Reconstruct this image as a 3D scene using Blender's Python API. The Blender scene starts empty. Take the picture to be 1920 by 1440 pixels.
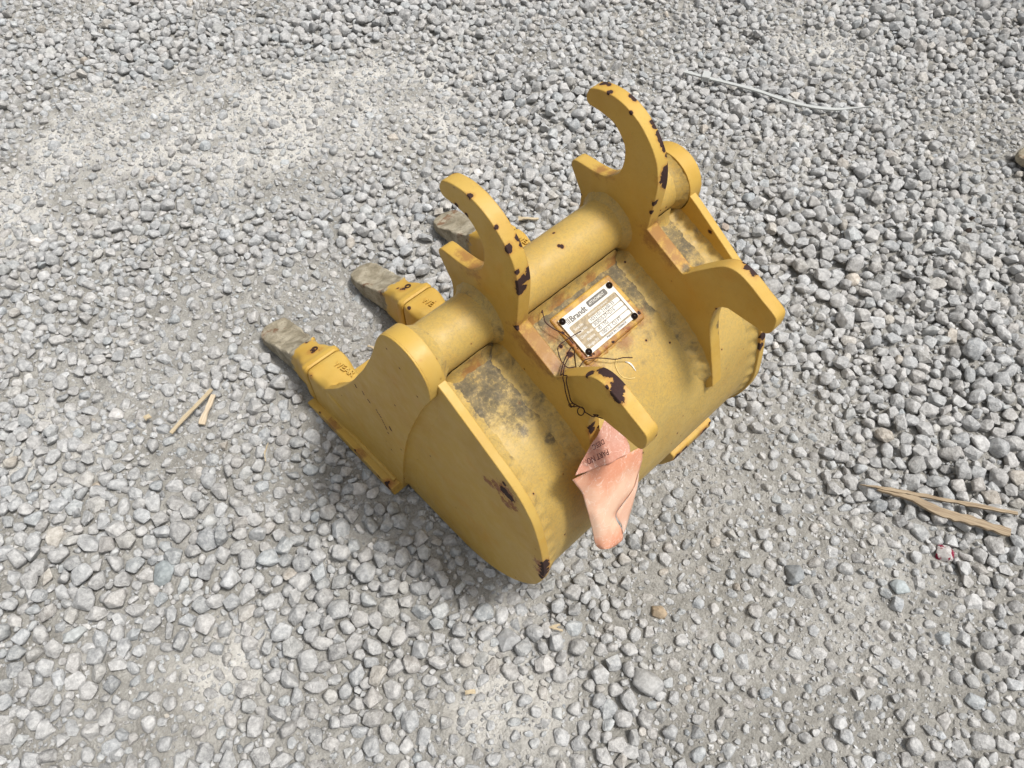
import bpy, bmesh, math, random
import numpy as np
from mathutils import Vector, Matrix, noise as mnoise

random.seed(7)
rng = np.random.default_rng(11)
S = 0.2            # metres per modelling unit
G = -2.07          # ground level in modelling units (0 = notch between the ears)
scene = bpy.context.scene
COL = scene.collection

def V3(x, y, z):
    return Vector((x * S, y * S, (z - G) * S))

# ------------------------------------------------------------------ camera
CAM = np.array([-1.6546, -1.7181, 3.0726])
RX = np.array([0.72611888, -0.68756918, 0.0])
RY = np.array([-0.57200931, -0.60405571, -0.55490725])   # image down
RZ = np.array([0.38151898, 0.40294581, -0.83191222])     # view direction
cam_data = bpy.data.cameras.new("camera")
cam = bpy.data.objects.new("camera", cam_data)
COL.objects.link(cam)
m = Matrix(((RX[0], -RY[0], -RZ[0]), (RX[1], -RY[1], -RZ[1]), (RX[2], -RY[2], -RZ[2])))
q = m.to_quaternion()
q.normalize()
cam.rotation_mode = 'QUATERNION'
cam.rotation_quaternion = q
cam.location = V3(*CAM)
cam_data.sensor_width = 36.0
cam_data.lens = 1442.0 / 1920.0 * 36.0
cam_data.clip_start = 0.02
cam_data.clip_end = 500.0
scene.camera = cam

# ------------------------------------------------------------------ light
SUN_AZ = Vector((0.60, -0.80, 0.0)).normalized()
SUN_EL = math.radians(65)
world = bpy.data.worlds.new("World")
scene.world = world
world.use_nodes = True
wn = world.node_tree
wn.nodes.clear()
sky = wn.nodes.new("ShaderNodeTexSky")
sky.sky_type = 'NISHITA'
sky.sun_disc = False
sky.sun_elevation = SUN_EL
sky.sun_rotation = math.atan2(SUN_AZ.x, SUN_AZ.y)
sky.air_density = 1.0
sky.dust_density = 4.0
sky.ozone_density = 1.0
hs = wn.nodes.new("ShaderNodeHueSaturation")
hs.inputs['Saturation'].default_value = 0.12     # overcast: a milky, hardly blue sky
bgn = wn.nodes.new("ShaderNodeBackground")
bgn.inputs['Strength'].default_value = 0.060
out = wn.nodes.new("ShaderNodeOutputWorld")
wn.links.new(sky.outputs[0], hs.inputs['Color'])
# an overcast sky is about three times brighter overhead than at the horizon
wtc = wn.nodes.new("ShaderNodeTexCoord")
wsep = wn.nodes.new("ShaderNodeSeparateXYZ")
wmr = wn.nodes.new("ShaderNodeMapRange")
wmr.inputs[1].default_value = 0.0; wmr.inputs[2].default_value = 1.0
wmr.inputs[3].default_value = 0.25; wmr.inputs[4].default_value = 1.35
wmx = wn.nodes.new("ShaderNodeVectorMath"); wmx.operation = 'SCALE'
wn.links.new(wtc.outputs['Generated'], wsep.inputs[0])
wn.links.new(wsep.outputs[2], wmr.inputs[0])
wn.links.new(hs.outputs[0], wmx.inputs[0])
wn.links.new(wmr.outputs[0], wmx.inputs['Scale'])
wn.links.new(wmx.outputs[0], bgn.inputs[0])
wn.links.new(bgn.outputs[0], out.inputs[0])

sun_data = bpy.data.lights.new("sun", 'SUN')
sun_data.energy = 1.5
sun_data.angle = math.radians(10)
sun_data.color = (1.0, 0.955, 0.89)
sun = bpy.data.objects.new("sun", sun_data)
COL.objects.link(sun)
sd = Vector((SUN_AZ.x * math.cos(SUN_EL), SUN_AZ.y * math.cos(SUN_EL), math.sin(SUN_EL)))
sun.rotation_euler = sd.to_track_quat('Z', 'Y').to_euler()
sun.location = (1, -1, 3)

scene.view_settings.view_transform = 'Standard'
scene.view_settings.look = 'None'
scene.view_settings.gamma = 1.0
scene.view_settings.exposure = 1.05

# ------------------------------------------------------------------ node helpers
class NT:
    def __init__(self, name):
        self.mat = bpy.data.materials.new(name)
        self.mat.use_nodes = True
        self.t = self.mat.node_tree
        self.t.nodes.clear()
        self.out = self.t.nodes.new("ShaderNodeOutputMaterial")
        self.bsdf = self.t.nodes.new("ShaderNodeBsdfPrincipled")
        self.t.links.new(self.bsdf.outputs[0], self.out.inputs[0])
    def put(self, sock, v):
        if isinstance(v, bpy.types.NodeSocket):
            self.t.links.new(v, sock)
        elif isinstance(v, (tuple, list)) and sock.type == 'RGBA' and len(v) == 3:
            sock.default_value = (*v, 1.0)
        else:
            sock.default_value = v
    def obj(self):
        n = self.t.nodes.new("ShaderNodeTexCoord")
        return n.outputs['Object']
    def attr(self, name):
        n = self.t.nodes.new("ShaderNodeAttribute")
        n.attribute_name = name
        return n
    def math(self, op, a, b=None, c=None, clamp=False):
        n = self.t.nodes.new("ShaderNodeMath")
        n.operation = op
        n.use_clamp = clamp
        self.put(n.inputs[0], a)
        if b is not None: self.put(n.inputs[1], b)
        if c is not None: self.put(n.inputs[2], c)
        return n.outputs[0]
    def vm(self, op, a, b):
        n = self.t.nodes.new("ShaderNodeVectorMath")
        n.operation = op
        self.put(n.inputs[0], a)
        self.put(n.inputs[1], b)
        return n.outputs['Value'] if op == 'DISTANCE' else n.outputs[0]
    def noise(self, vec, scale, detail=4, rough=0.55, dist=0.0):
        n = self.t.nodes.new("ShaderNodeTexNoise")
        self.put(n.inputs['Vector'], vec)
        n.inputs['Scale'].default_value = scale
        n.inputs['Detail'].default_value = detail
        n.inputs['Roughness'].default_value = rough
        n.inputs['Distortion'].default_value = dist
        return n.outputs[0]
    def voronoi(self, vec, scale, feature='F1'):
        n = self.t.nodes.new("ShaderNodeTexVoronoi")
        n.feature = feature
        self.put(n.inputs['Vector'], vec)
        n.inputs['Scale'].default_value = scale
        return n.outputs[0]
    def ramp(self, v, a, b, lo=0.0, hi=1.0):
        n = self.t.nodes.new("ShaderNodeMapRange")
        n.interpolation_type = 'SMOOTHSTEP'
        self.put(n.inputs[0], v)
        n.inputs[1].default_value = a
        n.inputs[2].default_value = b
        n.inputs[3].default_value = lo
        n.inputs[4].default_value = hi
        return n.outputs[0]
    def mix(self, f, a, b, mode='MIX'):
        n = self.t.nodes.new("ShaderNodeMix")
        n.data_type = 'RGBA'
        n.blend_type = mode
        self.put(n.inputs[0], f)
        self.put(n.inputs[6], a)
        self.put(n.inputs[7], b)
        return n.outputs[2]
    def sep(self, v):
        n = self.t.nodes.new("ShaderNodeSeparateXYZ")
        self.put(n.inputs[0], v)
        return n.outputs
    def bump(self, h, strength, dist, normal=None):
        n = self.t.nodes.new("ShaderNodeBump")
        n.inputs['Strength'].default_value = strength
        n.inputs['Distance'].default_value = dist
        self.put(n.inputs['Height'], h)
        if normal is not None: self.put(n.inputs['Normal'], normal)
        return n.outputs[0]
    def fin(self, color=None, rough=None, normal=None, metal=None, spec=None):
        b = self.bsdf
        if color is not None: self.put(b.inputs['Base Color'], color)
        if rough is not None: self.put(b.inputs['Roughness'], rough)
        if normal is not None: self.put(b.inputs['Normal'], normal)
        if metal is not None: self.put(b.inputs['Metallic'], metal)
        if spec is not None: self.put(b.inputs['Specular IOR Level'], spec)
        return self.mat

# ---- surveyed spots and curves, in modelling units (x across, y forward, z up from the notch)
E1B = [(0.012, 0.313, 0.671, 0.012), (0.085, 0.229, 0.646, 0.007), (0.012, 0.143, 0.596, 0.008), (0.085, 0.071, 0.527, 0.015), (0.085, 0.053, 0.505, 0.012), (0.012, 0.065, 0.52, 0.017), (0.012, 0.059, 0.512, 0.012), (0.012, 0.007, 0.408, 0.01), (0.085, -0.002, 0.374, 0.02), (0.073, -0.007, 0.351, 0.023), (0.036, -0.007, 0.351, 0.022), (0.012, -0.01, 0.34, 0.02), (0.024, -0.012, 0.295, 0.02), (0.012, -0.012, 0.284, 0.013), (0.085, 0.496, 0.644, 0.012), (0.0, 0.511, 0.629, 0.005), (0.0, 0.405, 0.555, 0.01), (0.0, 0.335, 0.54, 0.01), (0.0, 0.0, 0.005, 0.013), (0.024, -0.482, 0.085, 0.018), (0.061, -0.527, 0.117, 0.025), (0.073, -0.561, 0.124, 0.025), (0.073, -0.614, 0.123, 0.022), (0.085, -0.633, 0.116, 0.012), (0.036, -0.633, 0.116, 0.027), (0.012, -0.671, 0.103, 0.022), (0.0, -0.643, 0.113, 0.015), (0.0, -0.605, 0.126, 0.01), (0.085, -0.876, -0.063, 0.01), (0.085, -0.868, -0.11, 0.008), (0.061, -0.853, -0.128, 0.013), (0.024, -0.869, -0.104, 0.01), (0.036, -0.539, -0.329, 0.014), (0.024, -0.548, -0.366, 0.017), (0.073, -0.552, -0.385, 0.008), (0.012, -0.539, -0.329, 0.011)]
E2B = [(1.061, 0.469, 0.657, 0.016), (1.085, 0.52, 0.611, 0.014), (1.061, 0.436, 0.667, 0.011), (1.012, 0.383, 0.674, 0.012), (1.073, 0.273, 0.664, 0.013), (1.073, 0.293, 0.667, 0.011), (1.0, 0.263, 0.662, 0.007), (1.0, 0.229, 0.646, 0.009), (1.0, 0.285, 0.618, 0.008), (1.073, 0.143, 0.596, 0.011), (1.073, 0.124, 0.58, 0.013), (1.073, 0.095, 0.556, 0.013), (1.073, 0.077, 0.534, 0.016), (1.073, 0.059, 0.512, 0.013), (1.073, 0.043, 0.49, 0.011), (1.085, 0.025, 0.456, 0.011), (1.0, 0.134, 0.588, 0.007), (1.085, 0.007, 0.408, 0.011), (1.061, 0.001, 0.385, 0.022), (1.049, -0.007, 0.351, 0.025), (1.061, -0.011, 0.318, 0.022), (1.073, -0.012, 0.284, 0.014), (1.0, -0.011, 0.318, 0.008), (1.012, -0.012, 0.201, 0.014), (1.0, -0.009, 0.136, 0.011), (1.085, -0.57, 0.124, 0.011), (1.073, -0.605, 0.126, 0.019), (1.073, -0.633, 0.116, 0.022), (1.085, -0.643, 0.113, 0.014), (1.0, -0.545, -0.205, 0.009)]
BLK = [(1.036, -0.285, -0.128, 0.021), (1.085, -0.552, -0.385, 0.018), (1.073, -0.556, -0.404, 0.015), (1.085, -0.57, -0.46, 0.012)]
PLB = [(-0.465, -0.404, -0.577, 0.025), (-0.465, -0.425, -0.592, 0.025), (-0.465, -0.454, -0.593, 0.022), (-0.465, -0.41, -0.496, 0.014), (-0.465, -0.725, -1.0, 0.024), (-0.465, -0.709, -1.164, 0.021), (-0.465, -0.702, -1.302, 0.012)]
PLO = [(-0.465, -0.265, -0.661, 0.014), (-0.465, -0.295, -0.658, 0.017), (-0.465, -0.347, -0.601, 0.017), (-0.465, -0.47, -0.666, 0.02), (-0.465, -0.428, -0.718, 0.017), (-0.465, -0.399, -0.696, 0.014)]
TB = [[(-0.213, -0.647, -0.468), (-0.079, -0.678, -0.472), (0.037, -0.705, -0.511), (0.168, -0.717, -0.565), (0.288, -0.716, -0.634)], [(-0.201, -0.667, -0.516), (-0.102, -0.704, -0.532), (0.017, -0.733, -0.579), (0.139, -0.748, -0.639), (0.257, -0.751, -0.719)], [(-0.182, -0.698, -0.591), (-0.113, -0.729, -0.593), (-0.018, -0.753, -0.627), (0.09, -0.769, -0.689), (0.219, -0.775, -0.776)], [(-0.183, -0.736, -0.682), (-0.126, -0.763, -0.676), (-0.053, -0.785, -0.703), (0.038, -0.8, -0.765), (0.145, -0.806, -0.85)], [(-0.185, -0.766, -0.753), (-0.157, -0.794, -0.749), (-0.118, -0.815, -0.776), (-0.068, -0.828, -0.832), (-0.01, -0.831, -0.91)], [(-0.192, -0.814, -0.868), (-0.165, -0.844, -0.869), (-0.124, -0.866, -0.897), (-0.07, -0.881, -0.959), (-0.0, -0.888, -1.047)], [(-0.201, -0.854, -0.964), (-0.176, -0.883, -0.962), (-0.139, -0.904, -0.989), (-0.085, -0.914, -1.038), (-0.017, -0.913, -1.107)], [(-0.182, -0.88, -1.028), (-0.177, -0.901, -1.006), (-0.158, -0.912, -1.01), (-0.126, -0.916, -1.043), (-0.08, -0.912, -1.105)]]
TA = [[(-0.224, -0.668, -0.375), (-0.158, -0.644, -0.365), (-0.071, -0.615, -0.344), (0.017, -0.595, -0.345), (0.096, -0.569, -0.329)], [(-0.099, -0.692, -0.433), (-0.047, -0.663, -0.412), (0.01, -0.639, -0.402), (0.076, -0.613, -0.388), (0.133, -0.59, -0.38)], [(0.023, -0.714, -0.485), (0.063, -0.685, -0.465), (0.101, -0.66, -0.453), (0.143, -0.635, -0.44), (0.178, -0.615, -0.44)], [(0.149, -0.73, -0.525), (0.167, -0.711, -0.526), (0.182, -0.69, -0.524), (0.189, -0.667, -0.517), (0.193, -0.637, -0.492)]]
TC = [[(0.21, -0.782, -0.768), (0.209, -0.783, -0.771)], [(0.16, -0.803, -0.82), (0.178, -0.81, -0.836)], [(0.091, -0.82, -0.86), (0.121, -0.842, -0.912)], [(-0.013, -0.836, -0.898), (0.07, -0.871, -0.983)], [(-0.0, -0.875, -0.992), (0.027, -0.895, -1.04)], [(-0.008, -0.9, -1.051), (-0.002, -0.904, -1.062)]]
WIRE_A = [(0.316, 0.122, -0.226), (0.293, 0.084, -0.24), (0.282, 0.057, -0.25), (0.293, 0.009, -0.268), (0.314, -0.033, -0.283), (0.326, -0.076, -0.299), (0.326, -0.116, -0.314)]
WIRE_B = [(0.402, -0.098, -0.287), (0.335, -0.09, -0.284), (0.253, -0.085, -0.282), (0.224, -0.095, -0.286), (0.205, -0.122, -0.296), (0.194, -0.148, -0.306), (0.19, -0.172, -0.315), (0.197, -0.204, -0.326), (0.238, -0.225, -0.334), (0.24, -0.2, -0.325), (0.222, -0.171, -0.314), (0.2, -0.166, -0.312), (0.191, -0.179, -0.317), (0.193, -0.208, -0.328)]
WIRE_C = [(0.565, -0.356, -0.432), (0.521, -0.325, -0.421), (0.476, -0.305, -0.414), (0.423, -0.261, -0.397), (0.376, -0.228, -0.385), (0.305, -0.222, -0.343), (0.265, -0.231, -0.346), (0.235, -0.23, -0.346)]
WIRE_C2 = [(-0.02, -0.354, -0.007), (-0.02, -0.354, -0.042), (-0.02, -0.367, -0.08), (-0.02, -0.378, -0.131), (-0.02, -0.392, -0.171), (-0.02, -0.413, -0.213), (-0.02, -0.437, -0.213), (-0.02, -0.465, -0.176), (-0.02, -0.497, -0.153)]
WIRE_D = [(-0.02, -0.378, 0.001), (-0.02, -0.378, -0.05), (-0.02, -0.397, -0.11), (-0.02, -0.42, -0.176), (-0.02, -0.445, -0.185), (-0.02, -0.428, -0.228), (-0.02, -0.41, -0.225), (-0.02, -0.438, -0.183), (-0.02, -0.471, -0.168), (-0.02, -0.504, -0.154), (-0.02, -0.52, -0.173)]
WIRE_LOOP = [(-0.02, -0.512, -0.168), (-0.02, -0.511, -0.188), (-0.02, -0.505, -0.21), (-0.02, -0.495, -0.227), (-0.02, -0.484, -0.235), (-0.02, -0.475, -0.231), (-0.02, -0.47, -0.218), (-0.02, -0.471, -0.198), (-0.02, -0.477, -0.176), (-0.02, -0.487, -0.159), (-0.02, -0.498, -0.151), (-0.02, -0.507, -0.154), (-0.02, -0.512, -0.167), (-0.02, -0.511, -0.187), (-0.02, -0.505, -0.209), (-0.02, -0.495, -0.226), (-0.02, -0.484, -0.235), (-0.02, -0.475, -0.232), (-0.02, -0.47, -0.219), (-0.02, -0.471, -0.198), (-0.02, -0.477, -0.177), (-0.02, -0.487, -0.16), (-0.02, -0.498, -0.152), (-0.02, -0.507, -0.154)]
WIRE_E = [(-0.02, -0.513, -0.172), (-0.02, -0.546, -0.161), (-0.02, -0.571, -0.15), (-0.02, -0.599, -0.103), (-0.02, -0.569, -0.133), (-0.02, -0.594, -0.122), (-0.02, -0.625, -0.102)]

THREAD1 = [(0.541, -0.33, -0.479), (0.557, -0.349, -0.491), (0.562, -0.371, -0.504), (0.562, -0.399, -0.522)]
THREAD2 = [(0.514, -0.289, -0.453), (0.482, -0.308, -0.465), (0.466, -0.342, -0.486), (0.471, -0.377, -0.508), (0.5, -0.407, -0.526), (0.532, -0.42, -0.534)]
NEIGH = [(7.18, -3.07, 0, 1.0, "second yellow bucket beyond the right edge, only one tan tooth tip showing"), (11.3, -1.3, -90, 1.8, "larger unseen yellow bucket added beyond the right edge to shade the corner")]  # the second bucket is unseen, added to shade the upper right ground

YEL = (0.560, 0.366, 0.080)
RUST = (0.050, 0.021, 0.018)
RUSTO = (0.36, 0.125, 0.028)
BASE = V3(0.545, 0.2, G)          # the bucket's own origin, on the ground
def L3(x, y, z):
    return V3(x, y, z) - BASE

def blobfield(n, vec, blobs, warp):
    """distance to the nearest of a list of spots, measured in each spot's own radius"""
    cur = None
    for (x, y, z, r) in blobs:
        d = n.vm('DISTANCE', vec, tuple(L3(x, y, z)))
        d = n.math('MULTIPLY', d, 1.0 / (r * S))
        cur = d if cur is None else n.math('MINIMUM', cur, d)
    return n.math('ADD', cur, warp)

def paint(name, chips=(), stains=(), grime=(), dirt=0.0, crevice=None, orange=(), fine=0.5, edge=0.0):
    n = NT(name)
    p = n.obj()
    big = n.noise(p, 14, 3)
    col = n.mix(n.ramp(big, 0.35, 0.7), YEL, (0.515, 0.315, 0.058))
    # runs of deeper, oily yellow
    col = n.mix(n.math('MULTIPLY', n.ramp(n.noise(p, 22, 2), 0.58, 0.75), 0.35), col, (0.56, 0.27, 0.025))
    # dust film: fine grey speckle
    sp = n.noise(p, 520, 3, 0.7)
    sp2 = n.noise(p, 60, 4, 0.6)
    f = n.math('MULTIPLY', n.ramp(sp, 0.50, 0.68), n.ramp(sp2, 0.35, 0.7))
    col = n.mix(n.math('MULTIPLY', f, fine), col, (0.20, 0.145, 0.055))
    if fine > 0.5:       # dust film settled on the upward plates
        g2 = n.noise(p, 300, 4, 0.75)
        col = n.mix(n.math('MULTIPLY', n.ramp(g2, 0.40, 0.62), 0.50 * fine), col, (0.235, 0.195, 0.095))
        col = n.mix(0.30 * fine, col, (0.40, 0.325, 0.15))
    # broad chalky fading and faint scuffs
    col = n.mix(n.math('MULTIPLY', n.ramp(n.noise(p, 8, 5, 0.7, 0.5), 0.42, 0.66), 0.20), col, (0.50, 0.39, 0.16))
    mp = n.t.nodes.new("ShaderNodeMapping")
    mp.inputs['Rotation'].default_value = (0.5, 0.3, 0.9)
    mp.inputs['Scale'].default_value = (1.0, 9.0, 9.0)
    n.put(mp.inputs[0], p)
    sc = n.math('MULTIPLY', n.ramp(n.noise(mp.outputs[0], 34, 3, 0.5), 0.67, 0.70), n.ramp(n.noise(p, 12, 2), 0.52, 0.62))
    col = n.mix(n.math('MULTIPLY', sc, 0.35), col, (0.34, 0.27, 0.14))
    rough = n.ramp(sp2, 0.3, 0.7, 0.42, 0.60)
    if dirt > 0:
        blot = n.noise(p, 46, 10, 0.74, 0.4)
        lim = n.noise(p, 11, 3)
        amt = n.math('ADD', n.math('MULTIPLY', lim, 0.55), n.math('MULTIPLY', blot, 0.95))
        if crevice:
            ys = n.sep(p)[1]
            c = n.ramp(ys, crevice[0] * S - BASE.y, crevice[1] * S - BASE.y)
            amt = n.math('ADD', amt, n.math('MULTIPLY', n.math('SUBTRACT', c, 0.42), crevice[2]))
        d = n.ramp(amt, 0.80 - 0.08 * dirt, 0.96)
        d = n.math('MULTIPLY', d, n.ramp(n.noise(p, 210, 5, 0.75), 0.36, 0.55, 0.25, 0.95))
        col = n.mix(n.math('MULTIPLY', d, 0.85), col, (0.130, 0.112, 0.072))
        rough = n.math('ADD', rough, n.math('MULTIPLY', d, 0.25))
    if grime:
        w = n.math('MULTIPLY', n.math('SUBTRACT', n.noise(p, 90, 5, 0.7), 0.5), 3.2)
        g = blobfield(n, p, grime, w)
        g = n.ramp(g, 1.5, 0.4)
        g = n.math('MULTIPLY', g, n.ramp(n.noise(p, 230, 5, 0.75), 0.34, 0.54, 0.25, 1.0))
        col = n.mix(n.math('MULTIPLY', g, 0.85), col, (0.095, 0.078, 0.048))
    if stains:
        w = n.math('MULTIPLY', n.math('SUBTRACT', n.noise(p, 95, 8, 0.8), 0.5), 4.5)
        g = n.ramp(blobfield(n, p, stains, w), 1.6, 0.3)
        col = n.mix(n.math('MULTIPLY', g, 0.75), col, (0.27, 0.115, 0.040))
    if orange:
        w = n.math('MULTIPLY', n.math('SUBTRACT', n.noise(p, 260, 5, 0.75), 0.5), 4.5)
        g = n.ramp(blobfield(n, p, orange, w), 1.2, 0.6)
        col = n.mix(n.math('MULTIPLY', g, 0.9), col, (0.22, 0.065, 0.018))
    if edge:             # paint rubbed thin and rusting along the cut edges
        bv = n.t.nodes.new("ShaderNodeBevel"); bv.samples = 4; bv.inputs['Radius'].default_value = 0.0032
        ge = n.t.nodes.new("ShaderNodeNewGeometry")
        dt = n.t.nodes.new("ShaderNodeVectorMath"); dt.operation = 'DOT_PRODUCT'
        n.put(dt.inputs[0], bv.outputs[0]); n.put(dt.inputs[1], ge.outputs['Normal'])
        em = n.ramp(dt.outputs['Value'], 0.985, 0.86)
        ez = n.noise(p, 65, 6, 0.7)
        col = n.mix(n.math('MULTIPLY', n.math('MULTIPLY', em, n.ramp(ez, 0.40, 0.62)), 0.75 * edge), col, (0.30, 0.125, 0.035))
        col = n.mix(n.math('MULTIPLY', n.math('MULTIPLY', em, n.ramp(ez, 0.60, 0.66)), edge), col, (0.07, 0.032, 0.022))
    # stray rust pinholes
    pin = n.voronoi(p, 62)
    keep = n.ramp(n.noise(p, 17, 2), 0.56, 0.60)
    pr = n.math('MULTIPLY', n.ramp(pin, 0.10, 0.07), keep)
    halo = n.math('MULTIPLY', n.ramp(pin, 0.22, 0.05), keep)
    col = n.mix(n.math('MULTIPLY', halo, 0.35), col, RUSTO)
    bumpin = n.math('MULTIPLY', n.noise(p, 900, 2), 0.5)
    h = n.math('ADD', bumpin, n.math('MULTIPLY', n.noise(p, 120, 3), 0.7))
    if chips:
        w = n.math('ADD', n.math('MULTIPLY', n.math('SUBTRACT', n.noise(p, 150, 8, 0.72), 0.5), 2.6), -0.12)
        bf = blobfield(n, p, chips, w)
        core = n.ramp(bf, 1.06, 0.98)
        hl = n.ramp(bf, 2.0, 0.9)
        col = n.mix(n.math('MULTIPLY', n.math('MULTIPLY', hl, n.noise(p, 60, 3)), 0.95), col, RUSTO)
        pr = n.math('MAXIMUM', pr, core)
    rc = n.mix(n.noise(p, 380, 4, 0.7), (0.020, 0.010, 0.010), (0.058, 0.028, 0.024))
    col = n.mix(pr, col, rc)
    rough = n.math('ADD', rough, n.math('MULTIPLY', pr, 0.35), clamp=True)
    h = n.math('SUBTRACT', h, n.math('MULTIPLY', pr, 1.6))
    nor = n.bump(h, 0.45, 0.0006)
    return n.fin(col, rough, nor, spec=0.35)

# ------------------------------------------------------------------ mesh helpers
def link(o, parent=None):
    COL.objects.link(o)
    if parent is not None:
        o.parent = parent
    return o

def mesh_obj(name, verts, faces, mat, parent=None, smooth=True, bevel=0.0, seg=2, solid=0.0, ang=35):
    me = bpy.data.meshes.new(name)
    me.from_pydata([tuple(v) for v in verts], [], faces)
    bm = bmesh.new()
    bm.from_mesh(me)
    bmesh.ops.recalc_face_normals(bm, faces=bm.faces)
    bm.to_mesh(me)
    bm.free()
    me.materials.append(mat)
    if smooth:
        me.polygons.foreach_set('use_smooth', [True] * len(me.polygons))
        if not bevel:
            bm = bmesh.new(); bm.from_mesh(me)
            for e in bm.edges:
                if len(e.link_faces) == 2 and e.calc_face_angle(0) > math.radians(ang):
                    e.smooth = False
            bm.to_mesh(me); bm.free()
    me.update()
    o = bpy.data.objects.new(name, me)
    link(o, parent)
    if solid:
        md = o.modifiers.new("solid", 'SOLIDIFY'); md.thickness = solid; md.offset = 0
    if bevel:
        md = o.modifiers.new("bevel", 'BEVEL')
        md.width = bevel; md.segments = seg; md.limit_method = 'ANGLE'; md.angle_limit = math.radians(ang)
        md.harden_normals = True
    return o

def empty(name, loc, label, cat, group=None):
    o = bpy.data.objects.new(name, None)
    o.empty_display_size = 0.05
    COL.objects.link(o)
    o.location = loc
    tag(o, label, cat, group)
    return o

def tag(o, label, cat, group=None):
    o['label'] = label
    o['category'] = cat
    if group: o['group'] = group
    return o

def catmull(pts, n=4, closed=False):
    P = [np.array(p, float) for p in pts]
    N = len(P)
    o = []
    rngi = range(N) if closed else range(N - 1)
    for i in rngi:
        p1, p2 = P[i], P[(i + 1) % N]
        p0 = P[i - 1] if (closed or i > 0) else 2 * p1 - p2
        p3 = P[(i + 2) % N] if (closed or i + 2 < N) else 2 * p2 - p1
        for k in range(n):
            t = k / n
            o.append(0.5 * ((2 * p1) + (-p0 + p2) * t + (2 * p0 - 5 * p1 + 4 * p2 - p3) * t * t + (-p0 + 3 * p1 - 3 * p2 + p3) * t ** 3))
    if not closed: o.append(P[-1])
    return o

def prism(name, outline, x0, x1, mat, parent, bevel=0.006, loc=L3, **kw):
    n = len(outline)
    vs = [loc(x0, y, z) for (y, z) in outline] + [loc(x1, y, z) for (y, z) in outline]
    fs = [tuple(range(n)), tuple(range(2 * n - 1, n - 1, -1))]
    fs += [(i, (i + 1) % n, n + (i + 1) % n, n + i) for i in range(n)]
    return mesh_obj(name, vs, fs, mat, parent, bevel=bevel * S, **kw)

def sweep(name, path, rad, mat, parent=None, sides=8, loc=L3, flat=1.0, jitter=0.0, ripple=0.0, closed=False):
    P = [Vector(loc(*p)) for p in path]
    vs, fs = [], []
    up = None
    n = len(P)
    for i, p in enumerate(P):
        t = ((P[(i + 1) % n] if (closed or i < n - 1) else P[i]) - (P[i - 1] if (closed or i > 0) else P[i]))
        if t.length < 1e-9: t = Vector((1, 0, 0))
        t.normalize()
        if up is None:
            up = t.orthogonal().normalized()
        up = (up - t * up.dot(t))
        if up.length < 1e-6: up = t.orthogonal()
        up.normalize()
        b = t.cross(up)
        r = (rad(i / max(1, n - 1)) if callable(rad) else rad) * S
        r *= 1 + ripple * math.sin(i * 2.4)
        for k in range(sides):
            a = 2 * math.pi * k / sides
            rr = r * (1 + jitter * (random.random() - 0.5))
            vs.append(p + up * math.cos(a) * rr + b * math.sin(a) * rr * flat)
    for i in range(n if closed else n - 1):
        for k in range(sides):
            j = (i + 1) % n
            fs.append((i * sides + k, i * sides + (k + 1) % sides, j * sides + (k + 1) % sides, j * sides + k))
    if not closed:
        fs.append(tuple(range(sides)))
        fs.append(tuple((n - 1) * sides + k for k in range(sides - 1, -1, -1)))
    return mesh_obj(name, vs, fs, mat, parent, ang=80)

def box(name, p0, p1, mat, parent, bevel=0.004, loc=L3):
    (x0, y0, z0), (x1, y1, z1) = p0, p1
    vs = [loc(x, y, z) for x in (x0, x1) for y in (y0, y1) for z in (z0, z1)]
    fs = [(0, 1, 3, 2), (4, 6, 7, 5), (0, 4, 5, 1), (2, 3, 7, 6), (0, 2, 6, 4), (1, 5, 7, 3)]
    return mesh_obj(name, vs, fs, mat, parent, bevel=bevel * S)

def text_mesh(txt, bold=0.0, extrude=0.0, res=3):
    cu = bpy.data.curves.new("lettering", 'FONT')
    cu.body = txt
    cu.size = 1.0
    cu.offset = bold
    cu.extrude = extrude
    cu.resolution_u = res
    o = bpy.data.objects.new("lettering", cu)
    COL.objects.link(o)
    dg = bpy.context.evaluated_depsgraph_get()
    me = bpy.data.meshes.new_from_object(o.evaluated_get(dg))
    vs = [v.co.copy() for v in me.vertices]
    fs = [tuple(p.vertices) for p in me.polygons]
    bpy.data.objects.remove(o)
    bpy.data.curves.remove(cu)
    bpy.data.meshes.remove(me)
    return vs, fs

# ------------------------------------------------------------------ bucket outlines (y forward, z up)
EAR_OUT = [(0.525,0.602),(0.506,0.638),(0.464,0.66),(0.407,0.673),(0.343,0.676),(0.263,0.662),(0.172,0.62),(0.095,0.556),(0.047,0.498),(0.012,0.43),(-0.01,0.34),(-0.014,0.25),(-0.008,0.12)]
EAR_LUG = [(-0.285,-0.128),(-0.305,-0.112),(-0.358,-0.046),(-0.474,0.08),(-0.535,0.122),(-0.605,0.126),(-0.68,0.1),(-0.76,0.06),(-0.845,0.02),(-0.872,-0.01),(-0.876,-0.071),(-0.867,-0.115),(-0.840,-0.140),(-0.762,-0.142),(-0.603,-0.147)]
EAR_SLOT = [(-0.603,-0.147),(-0.560,-0.175),(-0.540,-0.22),(-0.534,-0.30),(-0.550,-0.40),(-0.590,-0.52),(-0.650,-0.70),(-0.685,-0.82)]
EAR_CLOSE = [(-0.60,-0.95),(-0.3,-0.62),(0.1,-0.42),(0.42,-0.30),(0.508,-0.2)]
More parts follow.
